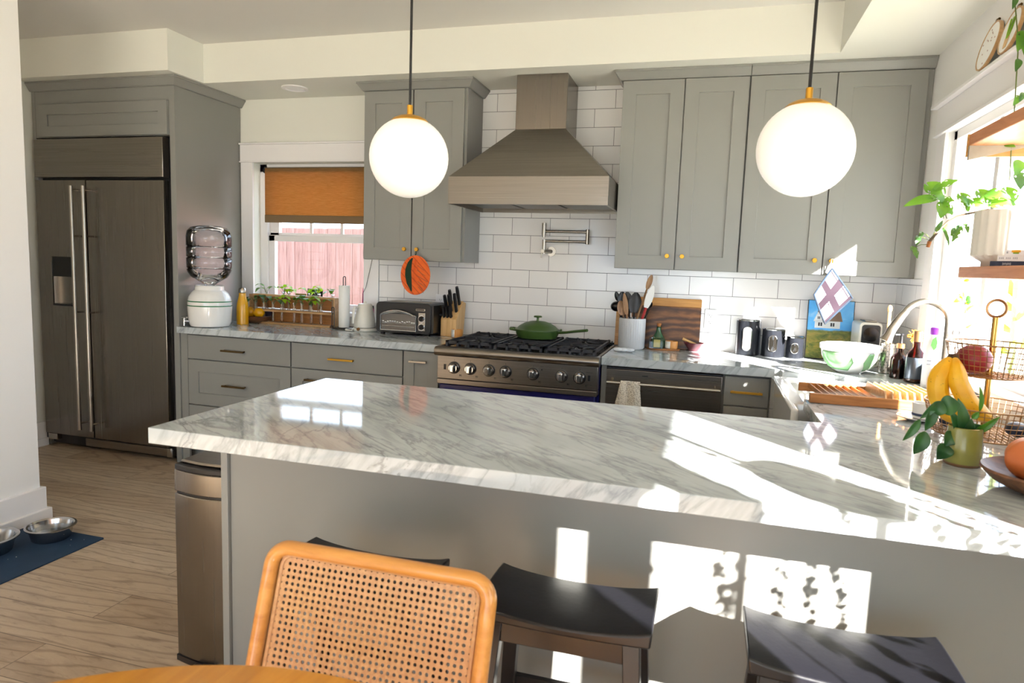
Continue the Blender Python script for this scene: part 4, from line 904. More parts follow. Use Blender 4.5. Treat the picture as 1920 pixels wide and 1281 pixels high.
# painting
t = thing('painting', 'oil painting of a white farmhouse in a field, leaning on the tiles', 'painting', (2.135, -.055, CT+.001)); t.rotation_euler.x = math.radians(-4)
B('canvas', (-.118, .118, -.018, .0, .003, .33), 'painting', t, smooth=False)
B('frame', [(-.121, -.118, -.02, .0, 0, .333), (.118, .121, -.02, .0, 0, .333), (-.118, .118, -.02, 0, .33, .333), (-.118, .118, -.02, 0, 0, .003)], 'black', t)
HW = plain('painted_white_boards', '#d9dde0', .5, var=.15); HR = plain('painted_brown_roof', '#7a6250', .6, var=.3)
B('painted_house', [(-.08, .052, -.0188, -.018, .175, .215)], HW, t); bm = bm_new(); prism(bm, [(-.088, .212), (-.066, .268), (-.03, .212)], -.0188, -.018, 'Y'); obj('painted_house', bm, HW, t)
bm = bm_new(); prism(bm, [(-.07, .268), (-.064, .272), (.05, .27), (.064, .215), (-.024, .215)], -.0187, -.018, 'Y'); obj('painted_roof', bm, HR, t)
B('painted_windows', [(x, x+.009, -.0192, -.0188, .186, .206) for x in (-.062, -.05, .002, .014)]+[(-.067, -.062, -.0192, -.0188, .225, .24), (-.059, -.054, -.0192, -.0188, .225, .24)], 'iron', t)
# coffee machine
t = thing('capsule_coffee_machine', 'slim white and black capsule coffee machine by the painting', 'coffee maker', (2.30, -.19, CT))
bm = bm_new(); prism(bm, rrect(-.055, .055, .0, .235, .02, 5), -.09, .12, 'Y'); obj('shell', bm, 'offwhite', t, bevel=.004)
bm = bm_new(); prism(bm, rrect(-.044, .044, .11, .222, .014, 5), -.096, -.088, 'Y'); obj('face_plate', bm, 'black', t)
bm = bm_new(); tube(bm, [(0, -.096, .172), (0, -.101, .172)], .038, 32); obj('round_badge', bm, 'blackgloss', t)
B('drip_grid', [(-.042+i*.0105, -.034+i*.0105, -.094, -.089, .012, .105) for i in range(8)], 'black', t); B('lever', (-.028, .028, -.08, .06, .236, .243), 'nickel', t, bevel=.003)
# green bowl
t = thing('mixing_bowl', 'large white-rimmed mixing bowl with green leaf-shaped panels near the sink', 'bowl', (2.155, -.565, CT))
r0 = .142
bm = bm_new(); lathe(bm, [(.055, 0), (.06, .004), (.085, .018), (.112, .045), (.128, .08), (.134, .112), (.140, .114), (.141, .138), (.137, .14), (.133, .13), (.128, .1), (.105, .045), (.05, .012)], n=56); obj('bowl', bm, 'ceramic', t)
def patch(a0, a1, prof, n=18, taper=0):
    bm = bm_new(); rows = []
    for i, (r, z) in enumerate(prof):
        s = 1-taper*abs(i/(len(prof)-1)-.5)*2; m_ = (a0+a1)/2; rows.append([bm.verts.new(((r+.0008)*math.cos(math.radians(m_+(a-.5)*(a1-a0)*s)), (r+.0008)*math.sin(math.radians(m_+(a-.5)*(a1-a0)*s)), z)) for a in [k/n for k in range(n+1)]])
    for A, C_ in zip(rows, rows[1:]):
        for k in range(n): bm.faces.new((A[k], A[k+1], C_[k+1], C_[k]))
    return bm
for a0, a1, tp in ((185, 268, .25), (290, 322, .6), (340, 400, .3), (60, 140, .3)): obj('green_panel', patch(a0, a1, [(.085, .018), (.1, .03), (.112, .045), (.121, .062), (.128, .08), (.132, .098), (.1338, .108)], taper=tp), 'greenb', t, solid=.001)
# plaid potholder
def hang(name, lb, pts, mat, th):
    tt = thing(name, lb, 'potholder', (pts[0][0], pts[0][1], pts[0][2])); o3 = Vector(pts[0]); T, Rr, Bt, L = [Vector(p)-o3 for p in pts]; N = 12; bm = bm_new(); uv = bm.loops.layers.uv.new('UVMap'); fr, bk = [], []
    for i in range(N+1):
        a, b = [], []
        for j in range(N+1):
            u, v = i/N, j/N; c = T*(1-u)*(1-v)+Rr*u*(1-v)+Bt*u*v+L*(1-u)*v; pf = th*(.35+math.sin(PI*u)*math.sin(PI*v)); w_ = .006*math.sin(7*u+4*v)
            a.append(bm.verts.new(c+Vector((0, -pf/2+w_, 0)))); b.append(bm.verts.new(c+Vector((0, pf/2+w_, 0))))
        fr.append(a); bk.append(b)
    def F(vs, uvs):
        f = bm.faces.new(vs)
        for l, q in zip(f.loops, uvs): l[uv].uv = q
    for i in range(N):
        for j in range(N):
            q = [(i/N, j/N), ((i+1)/N, j/N), ((i+1)/N, (j+1)/N), (i/N, (j+1)/N)]; F((fr[i][j], fr[i+1][j], fr[i+1][j+1], fr[i][j+1]), q); F((bk[i][j], bk[i][j+1], bk[i+1][j+1], bk[i+1][j]), [q[0], q[3], q[2], q[1]])
    edge = [(i, 0) for i in range(N)]+[(N, j) for j in range(N)]+[(i, N) for i in range(N, 0, -1)]+[(0, j) for j in range(N, 0, -1)]
    for (a, b), (c, d) in zip(edge, edge[1:]+edge[:1]): F((fr[a][b], bk[a][b], bk[c][d], fr[c][d]), [(0, 0)]*4)
    epts = [((fr[a][b].co+bk[a][b].co)/2) for a, b in edge]; obj('cloth', bm, mat, tt, ang=60)
    bm = bm_new(); tube(bm, epts, .0055, 8, closed=True); obj('binding', bm, 'trimfab', tt); return tt
t = hang('plaid_potholder', 'plaid quilted potholder hanging by a corner from a brass cabinet knob', [(2.076, -.345, 1.425), (2.186, -.335, 1.275), (2.062, -.35, 1.135), (1.998, -.352, 1.285)], 'plaid', .012)
bm = bm_new(); tube(bm, [(0, 0, 0), (-.008, .005, .03), (-.005, .01, .05), (.004, .01, .05), (.006, .005, .03), (.0, 0, 0)], .003, 6); obj('loop', bm, 'paper', t)
t = thing('round_potholder', 'orange round quilted potholder with a dark green stripe, hanging from a knob', 'potholder', (-.297, -.342, 1.418))
bm = bm_new(); prism(bm, [(.094*math.cos(2*PI*k/40)+.004, -.117+.117*math.sin(2*PI*k/40)) for k in range(40)], -.008, .006, 'Y'); obj('quilted_disc', bm, 'orange', t, bevel=.005, seg=3)
bm = bm_new(); tube(bm, [(.094*math.cos(2*PI*k/40)+.004, -.001, -.117+.117*math.sin(2*PI*k/40)) for k in range(40)], .006, 8, closed=True); obj('binding', bm, 'orange', t)
bm = bm_new(); prism(bm, [(-.02, -.012), (-.045, -.04), (-.06, -.08), (-.062, -.12), (-.05, -.17), (-.02, -.218), (-.014, -.218), (-.018, -.15), (-.022, -.09), (-.018, -.04), (-.01, -.012)], -.0105, -.008, 'Y'); obj('green_stripe', bm, 'darkgreen', t)
bm = bm_new(); tube(bm, [(.0, -.011, -.02), (-.008, -.012, -.07), (-.004, -.013, -.13), (.02, -.013, -.17), (.06, -.012, -.2)], .004, 8); tube(bm, [(.02, -.011, -.02), (.015, -.013, -.1), (.04, -.013, -.16), (.075, -.011, -.17)], .003, 8); obj('pocket_seam', bm, 'orange', t)
bm = bm_new()
for k in range(5):
    z = -.05-.035*k; tube(bm, [(.012+.004*k, -.0092, z), (.088-.012*abs(k-2), -.0092, z-.035)], .0014, 5)
obj('quilt_stitching', bm, 'shade_dark', t)
bm = bm_new(); tube(bm, [(0, 0, 0), (-.004, .008, .02), (0, .012, .042), (.004, .008, .02), (0, 0, 0)], .002, 6); obj('loop', bm, 'darkgreen', t)
# tea towel on dishwasher
t = thing('dish_towel', 'beige waffle towel draped over the dishwasher handle', 'towel', (1.10, -.70, .79))
bm = bm_new(); fr = []
for i in range(13):
    s = i/12; x_ = -.052+.104*s; row = []
    for z, dy, wd in ((-.05, .016, 1), (.006, .008, .98), (.0115, 0, .98), (.006, -.012, 1), (-.05, -.016, 1.12), (-.12, -.02, 1.35), (-.2, -.022, 1.55), (-.3, -.024, 1.6)): row.append(bm.verts.new((x_*wd-(.012 if z < -.04 and dy < 0 else 0)*(-z*10)*.4, dy+.010-.006*math.sin(s*11+z*4)*(1 if z < 0 else .2)-.004, z)))
    fr.append(row)
for A, C_ in zip(fr, fr[1:]):
    for k in range(7): bm.faces.new((A[k], C_[k], C_[k+1], A[k+1]))
obj('cloth', bm, 'towel', t, solid=.004, sub=1)
t.location.y = -.693
# ---------------------------------------------------------------- sink side
t = thing('kitchen_faucet', 'tall brushed nickel gooseneck faucet behind the sink', 'faucet', (2.405, -1.10, CT))
bm = bm_new(); lathe(bm, [(.028, 0), (.03, .004), (.026, .012), (.019, .03), (.017, .06)], n=28); obj('base', bm, 'nickel', t)
bm = bm_new(); tube(bm, [(0, 0, .05), (0, 0, .28)]+[Vector((-.085+.085*math.cos(math.radians(a)), 0, .295+.088*math.sin(math.radians(a)))) for a in range(0, 150, 12)]+[(-.165, 0, .325)], .0125, 16); obj('neck', bm, 'nickel', t)
bm = bm_new(); tube(bm, [(-.155, 0, .342), (-.172, 0, .318), (-.202, 0, .262), (-.212, 0, .235), (-.222, 0, .212)], [.0135, .016, .018, .019, .026], 20); obj('spray_head', bm, 'nickel', t)
bm = bm_new(); tube(bm, [(0, -.02, .045), (0, -.045, .055), (.005, -.06, .10)], [.009, .008, .006], 10); obj('lever', bm, 'nickel', t)
t = thing('utensil_holder', 'perforated steel cylinder holding brushes beside the sink', 'holder', (2.338, -.50, CT))
bm = bm_new(); lathe(bm, [(.001, .002), (.034, .002), (.036, .004), (.036, .15), (.038, .152), (.034, .152), (.034, .006), (.001, .006)], n=40, cap=False); obj('cylinder', bm, 'nickel', t)
bm = bm_new()
for k in range(10):
    for a in range(0, 360, 30):
        an = math.radians(a+(k % 2)*15); p = Vector((.0358*math.cos(an), .0358*math.sin(an), .018+k*.0135)); tube(bm, [p, p+Vector((math.cos(an), math.sin(an), 0))*.0008], .0026, 6)
obj('perforations', bm, 'black', t)
stick('wooden_brush', 'pale wooden brush handle standing in the perforated steel cylinder', 'brush', (2.335, -.50, CT+.01), (2.328, -.5, 1.235), .008, 'lightwood', lambda b, p, d: sphere(b, p, .012, 14, 8, sz=1.6))
def bottle(name, lb, loc, prof, m, parts=(), cat='bottle'):
    tt = thing(name, lb, cat, loc); b = bm_new(); lathe(b, prof, n=40, closed=True); obj('body', b, m, tt)
    for nm, pr, mm in parts:
        b = bm_new(); lathe(b, pr, n=28); obj(nm, b, mm, tt)
    return tt
def shell(pr, th=.002): return pr+[(max(.001, r-th), z+(th if z < .01 else 0)) for r, z in pr[::-1]]
b1 = [(.001, 0), (.034, 0), (.037, .004), (.037, .09), (.034, .102), (.02, .118), (.0145, .125), (.0145, .145)]
t = bottle('amber_bottle', 'amber glass dispenser bottle with copper collar beside the perforated cylinder', (2.352, -.66, CT), shell(b1), 'amber', (('liquid', [(.001, .004), (.034, .004), (.034, .07), (.001, .07)], plain('brown_liquid', '#3a1503', .1)), ('collar', [(.0165, .143), (.018, .145), (.018, .165), (.012, .168)], 'copper'), ('pump', [(.009, .168), (.007, .18), (.006, .205), (.011, .206), (.011, .214)], 'black')))
bm = bm_new(); tube(bm, [(0, 0, .208), (-.03, -.01, .207)], .005, 8); obj('nozzle', bm, 'black', t)
b2 = [(.001, 0), (.038, 0), (.041, .004), (.041, .12), (.037, .135), (.02, .155), (.0145, .163), (.0145, .19)]
t = bottle('amber_bottle', 'larger amber bottle with a silver label and copper neck, right of the smaller one', (2.392, -.765, CT), shell(b2), 'amber', (('label', [(.0413, .02), (.0415, .022), (.0415, .115), (.0413, .117)], plain('silver_label', '#59616b', .2, .6)), ('collar', [(.0165, .188), (.018, .19), (.018, .235), (.012, .238)], 'copper')))
t = thing('dish_brush', 'round dish brush with orange bristles leaning by the amber bottles', 'brush', (2.405, -.66, CT+.205))
bm = bm_new()
for k in range(170):
    u, v = R.uniform(0, 2*PI), R.uniform(.15, 1.25); d = Vector((math.sin(v)*math.cos(u), -math.cos(v)*.9-.1, math.sin(v)*math.sin(u))); tube(bm, [d*.008, d*.038], .0011, 4)
obj('bristles', bm, 'bristle', t); bm = bm_new(); sphere(bm, (0, .004, 0), .016, sy=.6); tube(bm, [(0, .008, 0), (.01, .02, -.08), (.015, .025, -.205)], .005, 8); obj('handle', bm, 'lightwood', t)
t = thing('soap_bottle', 'white dish soap bottle with purple cap and green leaf print', 'bottle', (2.418, -.90, CT))
bm = bm_new(); lathe(bm, [(.03, 0), (.034, .004), (.034, .14), (.03, .175), (.02, .205), (.015, .22), (.015, .235)], n=36); obj('body', bm, 'white', t)
bm = bm_new(); lathe(bm, [(.016, .235), (.017, .237), (.017, .262), (.012, .266)], n=28); obj('cap', bm, 'purple', t)
bm = bm_new(); prism(bm, [(-.006, .17), (-.018, .19), (-.014, .215), (-.002, .228), (.004, .205), (.002, .18)], -.036, -.031, 'Y'); o = obj('leaf_print', bm, 'leafprint', t)
B('text_lines', [(-.028, .02, -.0352, -.0345, .12, .125), (-.028, .012, -.0352, -.0345, .105, .109), (.0, .026, -.0352, -.0345, .085, .1)], 'bookmark', t)
t = thing('utensil_cup', 'white cup of white and grey cooking tools, left of the fruit basket', 'utensil holder', (2.40, -1.30, CT))
bm = bm_new(); lathe(bm, [(.036, 0), (.04, .004), (.045, .10), (.046, .11), (.043, .11), (.04, .02), (.02, .006)], n=36); obj('cup', bm, 'white', t)
G = plain('pale_grey_plastic', '#b9bcc4', .35)
stick('measuring_spoon', 'pale grey ring-ended tool at the left of the white cup', 'utensil', (2.40, -1.30, CT+.01), (2.375, -1.31, 1.175), .006, G, lambda b, p, d: tube(b, arc(p+Vector((0, 0, .014)), .014, 0, 360, 16)[:-1], .005, 8, closed=True))
stick('measuring_spoon', 'pale grey ring-ended tool at the right of the white cup', 'utensil', (2.405, -1.30, CT+.01), (2.415, -1.32, 1.17), .0065, G, lambda b, p, d: tube(b, arc(p+Vector((0, 0, .014)), .015, 0, 360, 16)[:-1], .005, 8, closed=True))
stick('basting_spoon', 'white spoon in front of the amber bottle with the silver label', 'spoon', (2.385, -1.285, CT+.01), (2.335, -1.27, 1.03), .0055, 'white', paddle(.016, .05, .005, .3))
t = thing('pump_bottle', 'clear bottle with a grey pump top on the window side of the sink', 'bottle', (2.437, -1.16, CT))
bm = bm_new(); lathe(bm, shell([(.001, 0), (.022, 0), (.024, .004), (.024, .15), (.02, .18), (.012, .2)]), n=32, closed=True); obj('body', bm, 'glass', t)
bm = bm_new(); lathe(bm, [(.013, .198), (.018, .2), (.018, .225), (.010, .235), (.010, .275), (.016, .277), (.016, .285), (.005, .288)], n=24); obj('pump', bm, G, t)
# bamboo dish rack
t = thing('bamboo_dish_rack', 'folded bamboo slatted dish rack lying over the sink edge', 'dish rack', (2.05, -1.39, CT))
B('side_rail', (-.205, .20, -.138, -.118, .002, .037), 'bambood', t, bevel=.002, rot=(0, 0, .03)); B('side_rail', (-.205, .20, .118, .135, .002, .037), 'bambood', t, bevel=.002, rot=(0, 0, .03))
for i in range(8): B('slat', (-.165+i*.026, -.160+i*.026, -.122, .122, .020, .037), 'bambood', t, rot=(0, 0, .06))
for i in range(8):
    bm = bm_new(); x = .045+i*.024; prism(bm, [(-.135, .0), (-.135, .035), (-.118, .062), (.10, .062), (.12, .035), (.12, .008)], x, x+.006, 'X'); obj('divider', bm, 'bamboo', t, rot=(0, 0, .06), smooth=False)
# saucer and cup behind basket
t = thing('saucer', 'white saucer on the marble behind the brass fruit stand', 'saucer', (2.17, -1.70, CT)); bm = bm_new(); lathe(bm, [(.03, 0), (.04, .002), (.068, .012), (.07, .015), (.066, .015), (.03, .005)], n=40); obj('saucer', bm, 'ceramic', t)
t = thing('mug', 'small white cup with a dark blue band on the saucer', 'cup', (2.18, -1.69, CT+.005)); bm = bm_new(); lathe(bm, [(.02, 0), (.03, .004), (.033, .055), (.03, .055), (.027, .008)], n=32); obj('cup', bm, 'ceramic', t)
bm = bm_new(); lathe(bm, [(.0318, .012), (.0322, .013), (.0328, .02), (.0325, .021)], n=32, cap=False); obj('blue_band', bm, 'navybook', t)
# two tier stand
BX, BY = 2.285, -1.90
t = thing('fruit_stand', 'two-tier copper wire fruit stand with a brass pole and ring', 'fruit stand', (BX, BY, CT))
bm = bm_new(); tube(bm, [(0, 0, .006), (0, 0, .368)], .0085, 20); obj('pole', bm, 'brasspole', t)
bm = bm_new(); tube(bm, arc((0, 0, .394), .027, 0, 360, 28)[:-1], .0028, 8, closed=True); tube(bm, arc((0, .002, .394), .023, 0, 360, 28)[:-1], .0022, 8, closed=True); obj('ring_handle', bm, 'copper', t)
def basket(nm, r0, r1, z0, z1, nv, nh, feet=False):
    b = bm_new()
    for k in range(nv):
        a = 2*PI*k/nv; c, s = math.cos(a), math.sin(a); tube(b, [(r0*c, r0*s, z0), (r1*c, r1*s, z1)], .0012, 5, cap=False)
    for i in range(nh+1):
        f = i/nh; tube(b, arc((0, 0, z0+(z1-z0)*f), r0+(r1-r0)*f, 0, 360, 56, 'XY')[:-1], .0026 if i in (0, nh) else .0012, 6, closed=True)
    n = int(2*r0/.0145)
    for i in range(-n//2, n//2+1):
        y = i*.0145
        if abs(y) < r0:
            h = math.sqrt(r0*r0-y*y); tube(b, [(-h, y, z0), (h, y, z0)], .0011, 5, cap=False); tube(b, [(y, -h, z0), (y, h, z0)], .0011, 5, cap=False)
    if feet:
        for a in (45, 135, 225, 315):
            c, s = math.cos(math.radians(a)), math.sin(math.radians(a)); sphere(b, (r0*.9*c, r0*.9*s, .006), .006, 8, 6); tube(b, [(r0*.9*c, r0*.9*s, .006), (r0*.9*c, r0*.9*s, z0)], .003, 6)
    return obj(nm, b, 'copper', t)
basket('lower_basket', .135, .158, .016, .105, 56, 6, True); basket('upper_basket', .095, .118, .195, .29, 44, 6)
def fruit(name, lb, c, r, m, cat, sz=.92):
    b = bm_new(); sphere(b, (0, 0, 0), r, 32, 20, sz=sz); o = obj(name, b, m, loc=c); tag(o, lb, cat); return o
fruit('pomegranate', 'large red pomegranate in the upper wire basket', (BX-.052, BY-.022, CT+.195+.046), .048, 'fruit', 'fruit'); fruit('plum', 'small dark red fruit beside the brass pole in the upper basket', (BX-.012, BY+.045, CT+.195+.030), .03, 'fruitd', 'fruit')
fruit('avocado', 'dark fruit lying in the lower wire basket, right of the brass pole', (BX+.07, BY-.045, CT+.045), .03, 'navybook', 'fruit', .75); fruit('avocado', 'dark fruit at the left inside the lower wire basket', (BX-.09, BY-.0, CT+.045), .028, 'navybook', 'fruit', .75)
def banana(lb, pts, rr):
    tt = thing('banana', lb, 'banana', pts[0]); tt.location = Vector(pts[0])+Vector((.018, .05, -.004)); P0 = Vector(pts[0]); pts = [Vector(p)-P0 for p in pts]; fine = []
    def cr(p0, p1, p2, p3, s): return .5*((2*p1)+(p2-p0)*s+(2*p0-5*p1+4*p2-p3)*s*s+(3*p1-p0-3*p2+p3)*s**3)
    Q = [pts[0]]+pts+[pts[-1]]; n = 6
    for i in range(len(pts)-1):
        for k in range(n): fine.append(cr(Q[i], Q[i+1], Q[i+2], Q[i+3], k/n))
    fine.append(pts[-1]); m_ = len(fine); rad = []
    for i in range(m_):
        f = i/(m_-1); rad.append(rr*(.32 if f < .08 else .32+.68*math.sin(min(1, (f-.08)/.3)*PI/2) if f < .4 else 1 if f < .75 else max(.25, math.cos((f-.75)/.25*PI/2*.85))))
    b = bm_new(); tube(b, fine[2:], rad[2:], 7); obj('peel', b, 'banana', tt, ang=30, sub=1); b = bm_new(); tube(b, fine[:4], [rad[0]*1.1, rad[0], rad[0], rad[0]], 7); obj('stem', b, 'bananatip', tt)
banana('left banana of the pair hooked on the wire fruit stand', [(2.150, -1.995, 1.165), (2.128, -2.02, 1.14), (2.110, -2.03, 1.09), (2.122, -2.035, 1.035), (2.155, -2.035, 1.0), (2.195, -2.03, .985)], .033)
banana('right banana with dark spots, the fuller of the pair on the fruit stand', [(2.155, -2.0, 1.168), (2.152, -2.035, 1.14), (2.158, -2.05, 1.095), (2.180, -2.06, 1.05), (2.215, -2.055, 1.015), (2.252, -2.045, .998)], .030)
# olive pot with cactus
t = thing('potted_cactus', 'holiday cactus in an olive glazed pot on the peninsula', 'potted plant', (2.120, -2.255, CT))
bm = bm_new(); lathe(bm, [(.040, .004), (.0425, .008), (.041, .05), (.039, .096), (.0395, .099), (.036, .1), (.035, .085), (.001, .085)], n=48, cap=False); pt = obj('pot', bm, 'olive', t)
bm = bm_new(); lathe(bm, [(.039, 0), (.041, .002), (.0422, .008), (.038, .008)], n=48); obj('pot_foot', bm, 'olivebase', pt)
bm = bm_new(); lathe(bm, [(.001, .086), (.034, .087)], n=24, cap=False); obj('soil', bm, 'dirt', t)
def seg(a, b, w, k=.1): return dict(base=a, tip=b, w=w, curl=k, up=(.2, -1, .3), fold=.25)
L_ = [seg((-.02, -.01, .085), (-.045, -.02, .145), .012), seg((-.045, -.02, .145), (-.075, -.03, .165), .013), seg((-.07, -.03, .165), (-.092, -.03, .125), .02, .3), seg((-.075, -.03, .165), (-.115, -.035, .115), .010), seg((-.115, -.035, .115), (-.15, -.04, .055), .011),
      seg((-.085, -.03, .15), (-.10, -.035, .085), .015), seg((-.10, -.035, .085), (-.122, -.04, .022), .02), seg((-.07, -.02, .15), (-.025, -.03, .16), .026, .3), seg((-.01, -.01, .085), (-.028, -.02, .175), .016), seg((.0, -.01, .085), (.005, -.02, .125), .012), seg((.005, -.02, .125), (.02, -.02, .145), .008),
      seg((.02, -.02, .145), (.016, -.02, .21), .006), seg((.02, 0, .085), (.066, -.02, .135), .010), seg((.0, .01, .085), (.04, 0, .105), .016), seg((-.02, .02, .085), (.02, .02, .105), .018), seg((-.03, -.01, .085), (-.05, -.03, .05), .02), seg((-.05, -.02, .055), (-.062, -.03, .012), .022, .3)]
for i, sp in enumerate(L_):
    bm = bm_new(); leaf(bm, **sp); obj('leaf', bm, 'leafd' if i not in (11, 12, 10) else 'leaf', t, sub=1, ang=80, solid=.002)
# wooden bowl and squash
t = thing('wooden_bowl', 'carved acacia bowl at the right end of the peninsula', 'bowl', (2.228, -2.455, CT))
bm = bm_new(); lathe(bm, [(.06, 0), (.075, .004), (.11, .022), (.132, .045), (.13, .05), (.105, .032), (.06, .012)], n=56, fn=lambda a, z: 1+(.012*math.sin(a*22) if .003 < z < .046 else 0)); obj('bowl', bm, 'bowlwood', t)
def squash(loc, r, lb, sz):
    b = bm_new(); rr = []; n, m_ = 48, 20
    prof = [(r*math.sin(PI*i/m_)*(1-.0*i), r*sz*math.cos(PI*i/m_)*(.92+.08*math.sin(PI*i/m_))) for i in range(m_, -1, -1)]
    prof = [(max(.001, p), q) for p, q in prof]; lathe(b, prof, n=n, fn=lambda a, z: 1-.06*abs(math.cos(a*4.5))); o = obj('squash', b, 'pumpkin', loc=loc, ang=80); tag(o, lb, 'squash'); return o
squash((2.245, -2.435, CT+.068), .10, 'ribbed orange squash filling the carved wooden bowl', .62)
# ---------------------------------------------------------------- window shelves, plants, books
t = thing('window_shelf', 'lower pine shelf across the sink window carrying pot and books', 'shelf', (2.38, -1.55, 1.396)); B('board', (2.28, 2.474, -2.14, -1.555, 1.396, 1.434), 'shelfwood', t, bevel=.003); B('support', (2.44, 2.474, -2.12, -2.10, 1.37, 1.396), 'shelfwood', t); fix(t)
t = thing('window_shelf', 'upper pine shelf across the sink window near the header', 'shelf', (2.38, -1.55, 1.85)); B('board', (2.29, 2.474, -2.14, -1.49, 1.848, 1.888), 'shelfwood', t, bevel=.003)
bm = bm_new(); prism(bm, [(2.29, 1.848), (2.46, 1.848), (2.46, 1.842), (2.29, 1.80)], -1.502, -1.49, 'Y'); obj('bracket', bm, plain('weathered_bracket', '#a39a8c', .8, var=.3), t)
B('board_end', (2.286, 2.474, -1.49, -1.483, 1.812, 1.888), 'boardwood', t); fix(t)
pp = thing('monstera_planter', 'ribbed white footed planter with a trailing monstera on the lower shelf', 'potted plant', (2.405, -1.655, 1.434)); PZ = 1.434
bm = bm_new(); pr = [(.085, 0), (.09, .003), (.09, .016), (.12, .035), (.122, .04), (.122, .175), (.119, .18), (.114, .175), (.112, .05), (.02, .04)]
for v in ((0),): lathe(bm, pr, n=144, fn=lambda a, z: 1-(.028*abs(math.sin(a*12))**.7 if .038 < z < .178 else 0))
for v in bm.verts: v.co.x = min(v.co.x, .066)
obj('planter', bm, 'stone_white', pp, ang=60)
bm = bm_new(); 
bm.free()
pv = [Vector(p)-Vector((2.405, -1.655, PZ)) for p in ((2.385, -1.62, 1.60), (2.347, -1.56, 1.627), (2.308, -1.51, 1.618), (2.276, -1.5, 1.61), (2.25, -1.5, 1.591), (2.226, -1.5, 1.563), (2.209, -1.5, 1.535), (2.199, -1.5, 1.52))]
def W(x, z, y=-1.5): return Vector((x, y, z))-Vector((2.405, -1.655, PZ))
bm = bm_new(); tube(bm, pv, [.004]*6+[.0055, .006], 8); obj('vine', bm, 'stemb', pp)
bm = bm_new(); tube(bm, [pv[-1], pv[-1]+Vector((-.004, 0, -.02))], [.007, .006], 8); obj('cut_tip', bm, 'cork', pp)
mon = [(2.185, 1.66, 2.178, 1.71, 2.225, 1.655, .034, 3), (2.20, 1.68, 2.19, 1.665, 2.10, 1.642, .018, 0), (2.19, 1.655, 2.20, 1.70, 2.255, 1.73, .016, 2), (2.235, 1.60, 2.222, 1.65, 2.217, 1.60, .022, 1), (2.245, 1.60, 2.225, 1.645, 2.262, 1.615, .024, 2),
       (2.26, 1.61, 2.222, 1.66, 2.255, 1.66, .016, 2), (2.30, 1.62, 2.285, 1.68, 2.31, 1.625, .024, 3), (2.30, 1.625, 2.30, 1.65, 2.262, 1.675, .016, 2), (2.33, 1.63, 2.318, 1.66, 2.35, 1.62, .026, 3), (2.35, 1.63, 2.335, 1.69, 2.365, 1.64, .026, 3),
       (2.38, 1.62, 2.36, 1.68, 2.42, 1.67, .026, 3), (2.39, 1.62, 2.375, 1.655, 2.44, 1.65, .03, 3), (2.41, 1.62, 2.42, 1.70, 2.435, 1.645, .03, 2), (2.20, 1.52, 2.165, 1.535, 2.158, 1.505, .010, 0), (2.20, 1.51, 2.150, 1.495, 2.165, 1.46, .012, 2), (2.20, 1.53, 2.172, 1.55, 2.162, 1.53, .008, 0),
       (2.295, 1.605, 2.29, 1.57, 2.268, 1.52, .015, 2), (2.28, 1.60, 2.275, 1.565, 2.262, 1.54, .009, 0), (2.30, 1.60, 2.302, 1.58, 2.31, 1.55, .009, 1), (2.335, 1.58, 2.335, 1.59, 2.335, 1.54, .010, 0), (2.205, 1.53, 2.212, 1.56, 2.222, 1.59, .008, 0), (2.26, 1.60, 2.24, 1.56, 2.26, 1.50, .006, 0)]
for i, (sx, sz, bx, bz_, tx, tz, w_, h_) in enumerate(mon):
    dy = R.uniform(-.02, .02); bm = bm_new(); leaf(bm, W(bx, bz_, -1.5+dy), W(tx, tz, -1.5+dy-.02), w_, up=(.1, -1, .55), holes=h_, heart=.25, seed=i); obj('leaf', bm, 'leaf' if i < 13 else 'leafd', pp, sub=1, ang=80)
    bm = bm_new(); tube(bm, [W(sx, sz), (W(sx, sz)+W(bx, bz_, -1.5+dy))/2+Vector((0, 0, .006)), W(bx, bz_, -1.5+dy)], .0013, 5); obj('petiole', bm, 'stem', pp)
# books
def book(lb, x, y, z, w, d, h, rz, cover, marks=()):
    tt = thing('book', lb, 'book', (x, y, z), rz, group='books stacked on the lower window shelf')
    B('cover', [(0, w, 0, d, 0, .002), (0, w, 0, d, h-.002, h), (0, w, 0, .002, .002, h-.002)], cover, tt); B('pages', (.003, w-.003, .003, d-.004, .002, h-.002), 'page', tt)
    for a, b_, c, e, m in marks: B('spine_print', (a, b_, -.0008, 0, c, e), m, tt)
rz = math.radians(-48)
book('dark blue book with pale script spine, lowest of the window shelf stack', 2.293, -1.785, 1.434, .235, .13, .016, rz, 'navybook', [(.008, .02, .007, .010, 'blueglass')]+[(.036+.0035*k, .038+.0035*k, .004+.001*(k % 3), .012-.001*(k % 2), 'bookmark') for k in range(7)]+[(.036, .06, .0065, .008, 'bookmark')])
book('white book with grey lettering, middle of the stack on the window shelf', 2.306, -1.80, 1.4505, .20, .115, .0165, rz, 'bookwhite', [(.006+.0048*k, .0078+.0048*k, .006, .0115, 'bookmark') for k in range(12) if k % 4 != 3])
book('white book with yellow flower on its spine, topmost of the shelf stack', 2.318, -1.815, 1.4675, .19, .105, .017, rz, 'bookwhite', [(.02, .044, .009, .016, 'yellow'), (.024, .04, .005, .009, 'leafy'), (.006, .010, .006, .012, 'bookmark')])
